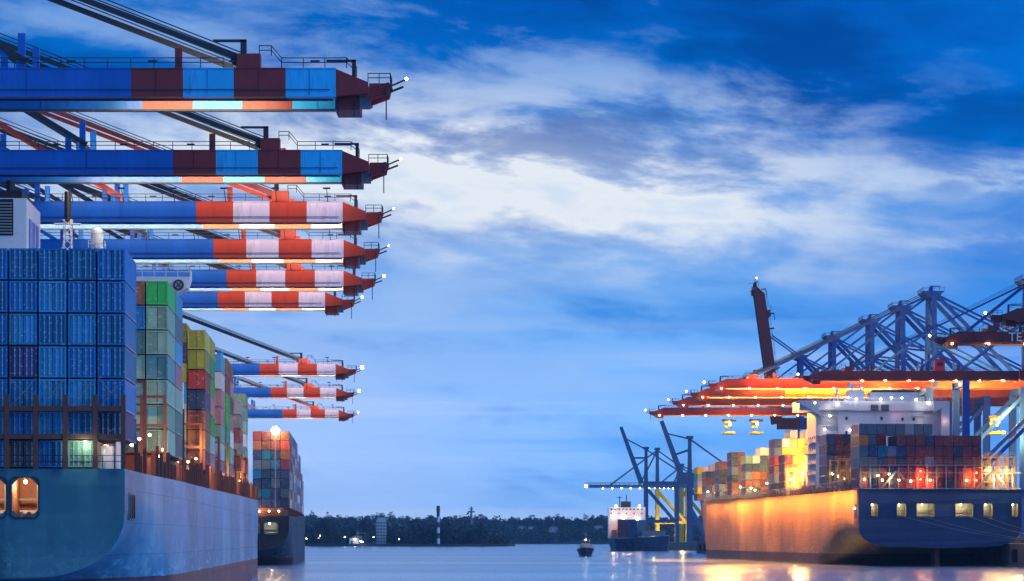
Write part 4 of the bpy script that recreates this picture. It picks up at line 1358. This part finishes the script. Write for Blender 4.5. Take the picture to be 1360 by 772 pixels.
    place(st_.build('lamp_arm', M_steel, root))
    place(MB().ball(T(1.5, -4.2, g0 + 1.7), tip_lamp or .13).build('tip_lamp', M_lampo if rz else M_lampw, root))
    for q, hq, m_ in ((-21.0, 2.0, red), (-36.5, 3.5, main), (-38.2, 2.2, main), (-47.5, 3.2, main), (-49, 1.8, main)):
        for yy in ((-4.2, 3.8) if m_ is main else (-4.2,)):
            place(MB().box(*[T(q + e_, 0, 0)[0] for e_ in (-.35, .35)], yy, yy + .4, g1 - QZ + .1, g1 - QZ + .1 + hq).build('post', m_, root))
    # walkway hung below, cross ties between the girders, trolley rail
    ct = MB()
    for q in range(int((reach - 10) / 6)):
        x_ = T(-8 - q * 6, 0, 0)[0]
        ct.box(x_ - .25, x_ + .25, -3.4, 3.4, g1 - QZ - .7, g1 - QZ - .2)
    place(ct.build('cross_ties', main, root, stuff=True))
    for yy in (-3.1, 2.95):
        tr = MB().box(T(hinge, 0, 0)[0], T(-5.8, 0, 0)[0], yy, yy + .15, g0 - QZ - .3, g0 - QZ - .12)
        place(tr.build('trolley_rail', M_steel, root))
    # floods between the girders, lighting the far girder
    Ls, Lc, Lp, Lcol = strip
    if Ls:
        l_ = lamp('boom_light', 'AREA', T(Lc, -2.6, zc - .2), Lp, Lcol, root, aim=(0, .94, -.34), shape='RECTANGLE', size=Ls, size_y=.5)
        l_.rotation_euler = (Matrix.Rotation(math.radians(70), 4, 'X')).to_euler()
        nf = max(2, int(Ls / 7))
        for q in range(nf):
            x_ = Lc - Ls / 2 + Ls * (q + .5) / nf
            place(MB().box(T(x_, 0, 0)[0] - .35, T(x_, 0, 0)[0] + .35, -3.05, -2.7, zc - QZ, zc - QZ + .35).build('floodlight', lit, root))
    if wash:
        wp, wc_, wx0, wx1 = wash
        l_ = lamp('added_face_wash', 'AREA', T((wx0 + wx1) / 2, -7.0, g1 + 1.4), wp, wc_, root, shape='RECTANGLE', size=abs(wx1 - wx0), size_y=.3)  # added strip light that brightens the near girder face
        l_.rotation_euler = (math.radians(48), 0, 0)
        wl = MB()
        for q in range(6):
            xq = wx0 + (wx1 - wx0) * (q + .5) / 6
            wl.bar(T(xq, -4.6, g1), T(xq, -7.0, g1 + 1.55), .1)
            wl.bar(T(xq - .5, -7.0, g1 + 1.55), T(xq + .5, -7.0, g1 + 1.55), .22)
        place(wl.build('face_wash_arm', M_steel, root, stuff=True))  # arms added to carry the strip
    if under:
        for x_, pw, col_ in under:
            MB().bar(T(x_, -4.9, g0 - .2), T(x_, -4.9, g0 - .55), .5, n=8).build('downlight', lit, root)
            if pw:
                lamp('boom_downlight', 'POINT', T(x_, -1.2, g0 - .9), pw, col_, root, shadow_soft_size=.25)
    # apex frame, legs, portal
    ap = -reach
    az_ = zc + apex
    sm_ = stays_mat or M_steel
    for yy in (-1, 1):
        MB().bar(T(ap, yy * 8.2, g0), T(ap, yy * 5.5, az_), 1.5, 1.8).build('mast_column', main, root)
        MB().bar(T(ap - 27, yy * 8.2, g1), T(ap - 1.0, yy * 5.6, az_ - 1), 1.2).build('back_leg', main, root)
        MB().bar(T(ap, yy * 6.6, zc + apex * .55), T(ap - 14.5, yy * 7.0, zc + apex * .5), .6).build('tie_bar', main, root)
        MB().bar(T(ap, yy * 6.8, zc + apex * .5), T(ap - 26, yy * 4.4, g1), .6).build('diagonal', main, root)
        if not raised:
            MB().bar(T(ap, yy * 6.8, zc + apex * .62), T(ap + 22, yy * 4.2, g1), .5).build('inner_stay', main, root)
        if raised:
            tipv = Matrix.Translation(Vector(T(hinge, 0, zc))) @ Matrix.Rotation(-raised * sgn, 4, 'Y') @ Matrix.Translation(-Vector(T(hinge, 0, zc)))
            MB().bar(T(ap, yy * 4.2, az_), tipv @ Vector(T(-24, yy * 4.1, g1 + .8)), .55).build('forestay', sm_, root)
        else:
            for xe in (-14.2, -36):
                MB().bar(T(ap, yy * 4.2, az_), T(xe, yy * 4.1, g1 + .8), .42, .55).build('forestay', sm_, root)
            rp = MB()
            for e_ in (.9, 1.5):
                rp.bar(T(ap, yy * 3.6, az_ + e_), T(-14.5, yy * 3.6, g1 + .9 + e_ * .5), .11)
            rp.build('hoist_rope', M_steel, root, stuff=True)
        MB().bar(T(ap, yy * 4.2, az_), T(ap - back + 3, yy * 4.1, g1 + .5), .6).build('backstay', sm_ if rz else sm_, root)
        MB().box(*[T(q, 0, 0)[0] for q in (ap - back, hinge - .3)], *sorted((yy * 3.4, yy * 4.8)), g0 - QZ - .3, g1 - QZ + .3).build('main_girder', red if rz else main, root)
        for lx in (legx, legx - 30):
            MB().box(T(lx, 0, 0)[0] - 1.1, T(lx, 0, 0)[0] + 1.1, yy * 9 - .9, yy * 9 + .9, 1.6, g0 - QZ - .3).build('leg', main, root)
            MB().box(T(lx, 0, 0)[0] - 1.5, T(lx, 0, 0)[0] + 1.5, yy * 9 - 4.5, yy * 9 + 4.5, .0, 1.6).build('bogie', M_steel, root)
        MB().bar(T(legx, yy * 9, QZ + 17), T(legx - 30, yy * 9, g0 - 3), 1.1).build('brace', main, root)
        MB().box(*[T(q, 0, 0)[0] for q in (legx - 29, legx - 1)], yy * 9 - .6, yy * 9 + .6, 14.5, 16.5).build('portal_beam', main, root)
        if not rz:
            MB().box(*[T(q, 0, 0)[0] for q in (legx - 29, legx - 1)], yy * 9 - .6, yy * 9 + .6, g0 - QZ - 2.4, g0 - QZ - .4).build('portal_beam', main, root)
    for lx in (legx, legx - 30):
        MB().box(T(lx, 0, 0)[0] - .7, T(lx, 0, 0)[0] + .7, -8.0, 8.0, g0 - QZ - 2.2, g0 - QZ - .35).build('sill_beam', main, root)
        MB().box(T(lx, 0, 0)[0] - .7, T(lx, 0, 0)[0] + .7, -8.0, 8.0, 12, 14).build('sill_beam', main, root)
    mx = MB()
    for q in range(3):
        z0_, z1_ = g1 + (az_ - g1 - 2) * q / 3, g1 + (az_ - g1 - 2) * (q + 1) / 3
        mx.bar(T(ap, -7.2 + .8 * q, z0_), T(ap, 6.4 - .8 * q, z1_), .45)
        mx.bar(T(ap, 7.2 - .8 * q, z0_), T(ap, -6.4 + .8 * q, z1_), .45)
        mx.bar(T(ap, -6.4 + .8 * q, z1_), T(ap, 6.4 - .8 * q, z1_), .6)
    mx.build('mast_bracing', main, root, stuff=True)
    ah = MB()
    ah.prism([(T(ap, 0, 0)[0] - 1.6, az_ - QZ - 1.4), (T(ap, 0, 0)[0] + 1.6, az_ - QZ - 1.4), (T(ap, 0, 0)[0] + 3.4, az_ - QZ + .5), (T(ap, 0, 0)[0] - 3.4, az_ - QZ + .5)], -6.2, 6.2)
    ah.build('apex_head', main, root)
    ar = MB().rail([T(ap - 3.4, -6.2, az_ + .5), T(ap + 3.4, -6.2, az_ + .5), T(ap + 3.4, 6.2, az_ + .5)], 1.1, 1.7, .1)
    ar.box(T(ap, 0, 0)[0] - .3, T(ap, 0, 0)[0] + .3, -2, 2, az_ - QZ + .5, az_ - QZ + 2.4)
    ar.box(T(ap, 0, 0)[0] - .3, T(ap, 0, 0)[0] + 3.0, -.2, .2, az_ - QZ + 2.4, az_ - QZ + 2.7)
    ar.build('apex_railing', main, root, stuff=True)
    mh = MB().box(*[T(q, 0, 0)[0] for q in (ap - back + 4, ap - back + 20)], -5.5, 5.5, g1 - QZ + .35, g1 - QZ + 6)
    mh.build('machine_house', main, root)
    if text:
        cu_ = bpy.data.curves.new('lettering', 'FONT')
        cu_.body = text
        cu_.size = 3.1
        cu_.extrude = .03
        o_ = bpy.data.objects.new('lettering', cu_)
        C.objects.link(o_)
        o_.data.materials.append(M_cwhite)
        dg = bpy.context.evaluated_depsgraph_get()
        me = bpy.data.meshes.new_from_object(o_.evaluated_get(dg))
        bpy.data.objects.remove(o_)
        o_ = bpy.data.objects.new('lettering', me)
        C.objects.link(o_)
        o_.parent = root
        o_.matrix_local = Matrix.Translation(T(-17.9, -4.74, g0 + .3)) @ Matrix.Rotation(math.pi / 2, 4, 'X')
    return root


LQ = 'cranes along the left quay'
dk = (M_cmaroon, M_csky, M_cblue)
br = (M_cred, M_cwhite, M_cblue)
H1 = CAMH + 45
WARM = (1, .74, .42)
crane('nearest left quay crane, topmost boom of maroon and sky blue panels', LQ, -11.9, 261 + 4.6, H1, 1, dk, M_lampw, strip=(15, -20, 2600, WARM))
crane('second crane from the front on the left, darker maroon and blue boom', LQ, -14.8, 316 + 4.6, H1, 1, dk, M_lampw, strip=(28, -24, 4600, WARM))
for lab, tx, Y, tl in (('third left quay crane, orange red and white boom below the maroon ones', -17.8, 364, .12), ('fourth left quay crane, boom just above the white bridge wing', -20.6, 410, .12),
                       ('fifth left quay crane, boom level with the white bridge wing', -23.6, 457, .26), ('sixth left quay crane, shortest boom just under the fifth', -29.6, 497, .2),
                       ('seventh left quay crane, boom behind the yellow topped stack with lit tip', -41.2, 701, .42), ('eighth left quay crane, thin red white boom under the seventh', -48.4, 812, .42),
                       ('farthest left quay crane, lowest and smallest banded boom', -56.6, 949, .25)):
    crane(lab, LQ, tx, Y + 4.6, H1, 1, br, M_lampw, strip=(50, -32, 9500, WARM), tip_lamp=tl,
          wash=(1050, (1, .62, .48), -46, -4), stays_mat=M_cred if 'third' in lab or 'farthest' in lab else None)

RQ = 'red and blue cranes along the right quay'
rp_ = (M_rred, M_rred, M_rblue)
H3 = CAMH + 50
AMB = (1, .50, .12)
ud = lambda pw: [(-4 - 9 * q, pw if q % 2 else 0, AMB) for q in range(8)]


def rcrane(lab, tx, Y, **kw):
    boom = kw.pop('boom', M_rred)
    a_ = dict(rz=math.pi, reach=72, apex=29, back=58, strip=(56, -34, 15000, (1, .55, .14)), tip_lamp=.3, stays_mat=M_rblue, panels=False, under=ud(900))
    a_.update(kw)
    r_ = crane(lab, RQ, tx, Y, H3, -1, (boom, boom, M_rblue), M_lampo, **a_)
    for k_ in kids(r_):
        if k_.name.startswith('boom_panel') or k_.name.startswith('cross_ties'):
            k_.data.materials[0] = boom
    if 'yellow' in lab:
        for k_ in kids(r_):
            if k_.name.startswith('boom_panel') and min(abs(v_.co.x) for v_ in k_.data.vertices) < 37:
                k_.data.materials[0] = M_lampglow  # yellow lamp glow painted onto these panels
    return r_


rcrane('farthest lowered red boom on the right, lowest of the lit row', 53.7, 1041)
rcrane('second lowest lit red boom on the right, one crane nearer', 58, 963)
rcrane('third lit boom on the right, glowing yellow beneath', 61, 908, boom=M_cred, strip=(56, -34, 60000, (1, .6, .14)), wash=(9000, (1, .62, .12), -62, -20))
rcrane('bright orange boom on the right, highest of the lit row', 63.2, 855, boom=M_cred, strip=(56, -34, 60000, (1, .6, .14)), under=ud(1600), wash=(6500, (1, .26, .06), -62, -14))
rcrane('long dark red boom passing over the white house of the blue ship', 89, 815, first_leg=49, boom=M_rdark, reach=70, under=[(-18 - 7.2 * q, 2600 if q > 2 else 700, AMB) for q in range(11)])
rcrane('raised dark red boom pointing steeply at the sky', 53, 1150, raised=math.radians(82), strip=(0, 0, 0, AMB), under=None, boom=M_rdark)
rcrane('near red boom with white lettering at the right edge', 105, 661, text='TE', boom=M_rdark, strip=(30, -30, 2500, (1, .55, .14)))
rcrane('nearest red boom tip entering at the right edge above the lettered one', 107, 595, boom=M_rdark, strip=(0, 0, 0, AMB), under=None)

hut = px(1247, 494, 812)
t = thing('signal_hut', 'small bright red hut standing on the dark red boom by the apex frames', 'hut', (hut.x, 815 - 4, H3 + 1.45))
MB().box(-1.5, 1.5, -1.2, 1.2, 0, 3.3).build('wall', paint('hut_red_glow', (.8, .03, .02), .4), t)  # red light on the hut put into its paint
MB().box(-1.65, 1.65, -1.35, 1.35, 3.3, 3.5).build('roof', M_steel, t)
MB().box(-.9, .9, -1.24, -1.18, 1.4, 2.5).build('window', M_glass, t)

# trolley cabs with spreaders hanging under the lowest far boom
for xx, yy, Y, lab in ((968, 557, 1041, 'lit trolley and spreader hanging left under the lowest red boom'), (1004, 557, 1041, 'lit trolley and spreader hanging right under the lowest red boom'),
                       (1322, 553, 855, 'lit trolley and spreader among the blue crane legs right of the white house')):
    p = px(xx, yy, Y)
    t = thing('trolley', lab, 'crane trolley', (p.x, Y, p.z - 1), group='trolleys under the red booms')
    MB().box(-2.6, 2.6, -3, 3, .2, 1.0).build('trolley_frame', M_steel, t)
    MB().box(-2.2, .2, -4.5, -2.2, -2.4, .2).build('cab', M_yellow, t)
    MB().box(-1.9, -.1, -4.6, -4.48, -1.8, -.4).build('cab_window', M_glass, t)
    rp = MB()
    for a_ in (-1, 1):
        for b_ in (-2, 2):
            rp.bar((a_, b_, .2), (a_, b_, -4.0), .12)
    rp.build('hoist_rope', M_steel, t, stuff=True)
    MB().box(-2.2, 2.2, -5.5, 5.5, -4.8, -4.0).build('spreader', M_yellow, t)
    MB().ball((0, -5, -1), .5).build('work_lamp', M_lampw, t)
    lamp('trolley_light', 'POINT', (p.x, Y - 8, p.z - 2), 3500, (1, .75, .35))
for xx, yy, pw in ((1300, 520, 26000), (1335, 545, 24000), (1350, 585, 15000), (1310, 600, 12000), (1262, 522, 16000), (1180, 519, 16000)):
    q = px(xx, yy, 842)
    lamp('quay_light', 'POINT', q, pw, (1, .55, .12), shadow_soft_size=.5)

# sodium floods on the boom ends, washing the side of the blue ship
for (x_, Y, aimx, aimY, pw) in ((68, 850, 90.5, 730, 500000), (66, 850, 87, 790, 500000), (64, 900, 84, 845, 500000), (61, 955, 82, 900, 500000), (57, 1030, 79, 960, 500000), (57, 1046, 76, 1015, 400000)):
    d = Vector((aimx - x_, aimY - Y, 13 - 55))
    lamp('flood', 'SPOT', (x_, Y, 55), pw, (1, .37, .04), None, aim=d, spot_size=math.radians(48), spot_blend=1.0, shadow_soft_size=1.6)

# ------------------------------------------------------------------ far basin: blue cranes, feeder ship, pilot boat
M_far = paint('far_crane_blue', (.05, .13, .26), .6)
FQ = MB().prism([(98, 1690), (150, 1690), (330, 1640), (330, 1900), (98, 1900)], -2, 5.0, axis='z').build('quay', M_conc)
FQ['kind'] = 'structure'


def far_crane(label, legx, Y, hinge_z, boom, up, apex_h, legmat):
    t = thing('dock_crane', label, 'crane', (legx, Y, 5.0), group='blue cranes at the far quay')
    z = hinge_z - 5
    if up is None:
        MB().box(-boom, 4, -3.4, -2.4, z - 1, z + 1).build('boom', M_far, t)
        MB().box(-boom, 4, 2.4, 3.4, z - 1, z + 1).build('boom', M_far, t)
        MB().rail([(-boom, -3.4, z + 1), (0, -3.4, z + 1)], 1.4, 3, .25).build('railing', M_far, t, stuff=True)
        for f_ in (.66, .25):
            MB().bar((0, -2, z + apex_h), (-boom * f_, -2.6, z + 1), 1.0).build('forestay', M_far, t)
        MB().ball((-boom - .5, -3.5, z), .9).build('tip_lamp', M_lampw, t)
        for q in range(6):
            MB().ball((-boom * (.12 + .13 * q), -3.6, z - 1.4), .35).build('downlight', M_lampw, t)
    else:
        ex, ez = -boom * math.cos(up), boom * math.sin(up)
        MB().bar((-3, 0, z), (-3 + ex, 0, z + ez), 4.4, 3.2, w1=2.8).build('boom', M_far, t)
        MB().bar((0, 0, z + apex_h), (-3 + ex * .8, 0, z + ez * .8), .8).build('forestay', M_far, t)
        MB().bar((-.5, 0, z + apex_h * .75), (-3 + ex * .45, 0, z + ez * .45), 1.2).build('strut', M_far, t)
    MB().bar((0, 0, z), (0, 0, z + apex_h), 2.6, n=4, w1=1.8).build('mast', M_far, t)
    MB().box(-1.8, 1.8, -3, 3, z + apex_h, z + apex_h + 1.6).build('apex_head', M_far, t)
    MB().bar((0, 0, z + apex_h), (32, 0, z + 1), .9).build('backstay', M_far, t)
    MB().box(-2, 34, -3.2, 3.2, z - 1.2, z + 1.2).build('girder', M_far, t)
    MB().box(20, 32, -4, 4, z + 1.2, z + 7).build('machine_house', M_far, t)
    for yy in (-7, 7):
        for lx in (0, 20):
            MB().box(lx - 1.1, lx + 1.1, yy - 1, yy + 1, 0, z - 1.2).build('leg', legmat, t)
        MB().bar((1, yy, z - 4), (19, yy, z * .35), 1.5).build('brace', legmat, t)
    MB().box(-1, 21, -7.8, -6.2, z * .33, z * .33 + 2).build('portal_beam', legmat, t)
    return t


def fx(p_, Y):
    return (p_ - 680) / F * Y


far_crane('far blue crane with its boom lowered to the left and yellow legs', fx(873, 1760), 1760, 7.3 + 70 * .5, 47, None, 24, M_yellow)
far_crane('far blue crane with a steeply raised boom left of its mast', fx(858, 1725), 1725, 7.3 + 74 * .49, 39, math.radians(70), 22, M_far)
far_crane('big blue crane with raised boom just left of the blue ship bow', fx(916, 1440), 1440, 7.3 + 74 * .41, 36, math.radians(70), 24, M_far)
far_crane('farthest blue crane showing only its mast behind the yellow legs', fx(905, 1830), 1830, 7.3 + 70 * .52, 24, None, 14, M_yellow)
# splayed shore strut beside the bow
p0, p1 = px(917, 677, 1380), px(950, 737, 1330)
t = thing('gangway', 'long blue sloping gangway reaching down beside the blue ship bow', 'gangway', (p1.x, p1.y, 0))
d_ = p0 - p1
MB().bar((0, 0, p1.z), (d_.x, d_.y, p0.z), 2.6, 1.4).build('ramp', M_far, t)
MB().rail([(0, -1.2, p1.z + .6), (d_.x, d_.y - 1.2, p0.z + .6)], 1.1, 3, .2).build('railing', M_far, t, stuff=True)
for xx, pw, yy in ((868, 9000, 700), (905, 9000, 690), (880, 6000, 712)):
    q = px(xx, yy, 1748)
    lamp('far_quay_light', 'POINT', (q.x, 1738, q.z), pw, (1, .70, .2), shadow_soft_size=.5)

# feeder ship seen from the bow quarter
Yf = 1640
sf = F / Yf
fX = lambda p_: (p_ - 680) / sf
fZ = lambda p_: CAMH + (HY - p_) / sf
feeder = thing('feeder_ship', 'small dark feeder ship with a bright white deckhouse by the far quay', 'ship', (fX(848), Yf, 0), 0)
ox = lambda p_: fX(p_) - fX(848)
M_hullf = hull_paint('hull_feeder', (.02, .035, .07), .8, (.06, .02, .02), .3, .2)
hb = MB()
top = [(ox(807), 0), (ox(815), -14), (ox(840), -18), (ox(886), -17), (ox(890), 0), (ox(886), 30), (ox(815), 30)]
bot = [(ox(812), 0), (ox(818), -12), (ox(842), -15), (ox(884), -15), (ox(888), 0), (ox(884), 28), (ox(818), 28)]
zt = [fZ(715), fZ(716), fZ(716), fZ(712), fZ(711), fZ(711), fZ(715)]
n = len(top)
hb.add([(*a_, z) for a_, z in zip(top, zt)] + [(*a_, -1) for a_ in bot], [(i, (i + 1) % n, n + (i + 1) % n, n + i) for i in range(n)] + [tuple(range(n))])
hb.build('hull', M_hullf, feeder)
dh = MB().box(ox(808), ox(857), -2, 10, fZ(690), fZ(674))
dh.box(ox(808), ox(820), -2, 10, fZ(716), fZ(690))
dh.box(ox(845), ox(857), -2, 10, fZ(716), fZ(690))
dh.build('deckhouse', M_white, feeder)
for k in range(9):
    MB().box(ox(811 + k * 5), ox(811 + k * 5) + 1.1, -2.1, -1.98, fZ(677.5), fZ(677.5) + .8).build('window', M_glass, feeder)
for k in range(5):
    MB().box(ox(811 + k * 10), ox(811 + k * 10) + .9, -2.1, -1.98, fZ(683), fZ(683) + .8).build('window', M_glass, feeder)
MB().box(ox(825), ox(838), 2, 8, fZ(674), fZ(666)).build('funnel', M_steel, feeder)
MB().bar((ox(823), 1, fZ(674)), (ox(823), 1, fZ(659)), .5).bar((ox(819), 1, fZ(661)), (ox(827), 1, fZ(661)), .4).build('mast', M_steel, feeder)
MB().bar((ox(832), 1, fZ(666)), (ox(832), 1, fZ(657)), .6).build('mast', M_steel, feeder)
for xx, yy in ((818, 672), (849, 672), (814, 686), (828, 687), (846, 690)):
    MB().ball((ox(xx), -2.6, fZ(yy)), .6).build('floodlight', M_lampw, feeder)
for xx, yy, pw, c_ in ((815, 680, 5000, (1, .52, .28)), (835, 678, 5000, (1, .58, .36)), (850, 680, 4000, (1, .5, .26)), (813, 700, 5000, (1, .5, .2)), (836, 690, 2500, (1, .6, .25))):
    lamp('feeder_light', 'POINT', (ox(xx), -9, fZ(yy)), pw * .22, c_, feeder, shadow_soft_size=.4)
MB().box(ox(851), ox(882), -14, -8, fZ(712), fZ(705)).build('hatch_block', M_grey, feeder)
for xa, xb, ya, yb, c_ in ((820, 831, 714, 691, 'maroon'), (831.5, 845, 714, 692, 'navy'), (812, 818, 712, 704, 'orange'), (846, 856, 712, 691, 'slate'), (857, 862, 706, 699, 'orange')):
    o = bpy.data.objects.new('shipping_container', MB().box(ox(xa), ox(xb), -12, -4, fZ(ya), fZ(yb)).mesh('feeder_box', M_grey))
    C.objects.link(o)
    slot(o, box_paint(c_, CC[c_]))
    o.location = (fX(848), Yf, 0)
    tag(o, {'maroon': 'dark red block of cargo before the feeder ship deckhouse', 'navy': 'dark navy block of cargo before the feeder ship deckhouse', 'slate': 'slate cargo block at the right of the feeder deckhouse'}.get(c_, 'orange box low at the %s of the feeder ship' % ('left' if xa < 830 else 'right')),
        'container', 'cargo on the feeder ship')

# pilot boat coming towards the viewer
Yb = 1120
sb_ = F / Yb
boat = thing('pilot_boat', 'small dark workboat coming head on across the open water', 'boat', (fX(778) * 0 + (778.5 - 680) / sb_, Yb, 0))
hb = MB()
secs = [(-.2, 0.0, 3.6), (1.2, 1.5, 3.5), (3.0, 2.6, 3.2), (7, 3.4, 2.8), (14, 3.5, 2.5), (19, 3.2, 2.5)]
vs = []
for y_, hw, z in secs:
    vs += [(-hw, y_, z), (-hw * .75, y_ + .3, .2), (-hw * .6, y_ + .6, -.8), (hw * .6, y_ + .6, -.8), (hw * .75, y_ + .3, .2), (hw, y_, z)]
fs = []
for i in range(len(secs) - 1):
    for j in range(5):
        fs.append((i * 6 + j, i * 6 + j + 1, (i + 1) * 6 + j + 1, (i + 1) * 6 + j))
    fs.append((i * 6 + 5, i * 6, (i + 1) * 6, (i + 1) * 6 + 5))
fs.append(tuple(range(30, 36)))
hb.add(vs, fs).build('hull', paint('boat_hull', (.02, .03, .05), .45), boat)
fd = MB()
for i in range(len(secs) - 1):
    for sx in (-1, 1):
        fd.bar((sx * secs[i][1], secs[i][0], secs[i][2] - .1), (sx * secs[i + 1][1], secs[i + 1][0], secs[i + 1][2] - .1), .45)
fd.build('fender_belt', M_black, boat)
MB().prism([(5.5, 3.0), (12.5, 2.6), (12.5, 5.0), (6.3, 5.0)], -2.3, 2.3, axis='x').build('cabin', paint('boat_cabin', (.28, .31, .36), .5), boat)
MB().prism([(6.6, 5.0), (11, 5.0), (10.6, 6.8), (7.2, 6.8)], -1.8, 1.8, axis='x').build('wheelhouse', paint('boat_cabin', (.1, .12, .16)), boat)
for xx in (-1.25, -.42, .42, 1.25):
    MB().box(xx - .34, xx + .34, 6.72, 6.98, 5.55, 6.4).build('window', M_glass, boat)
MB().box(-2.0, 2.0, 6.8, 11, 6.8, 6.95).build('wheelhouse_roof', M_grey, boat)
MB().bar((0, 9, 6.9), (0, 9, 10.2), .22).bar((-.9, 9, 8.8), (.9, 9, 8.8), .14).bar((-.6, 9, 9.6), (.6, 9, 9.6), .12).build('mast', M_grey, boat)
MB().rail([(-3.3, 7, 2.9), (-2.4, 3, 3.3), (0, .2, 3.6), (2.4, 3, 3.3), (3.3, 7, 2.9)], .9, 1.2, .08).build('railing', M_grey, boat, stuff=True)
MB().ball((0, 6.6, 7.0), .16).build('deck_lamp', M_lampw, boat)
lamp('boat_light', 'POINT', (0, 5.6, 6.4), 60, (1, .8, .5), boat)


# ------------------------------------------------------------------ evening haze over the harbour
def haze():
    mb = MB().box(-1900, 1900, -60, 5300, -4, 110)
    m = bpy.data.materials.new('evening_haze')
    m.use_nodes = True
    t = NT(m.node_tree)
    t.n.clear()
    v = t.new('ShaderNodeVolumePrincipled', {'Color': (.40, .68, 1, 1), 'Density': 6.5e-5, 'Anisotropy': .2})
    t.new('ShaderNodeOutputMaterial', {'Volume': v.outputs[0]})
    o = mb.build('haze', m)
    o['kind'] = 'stuff'


haze()
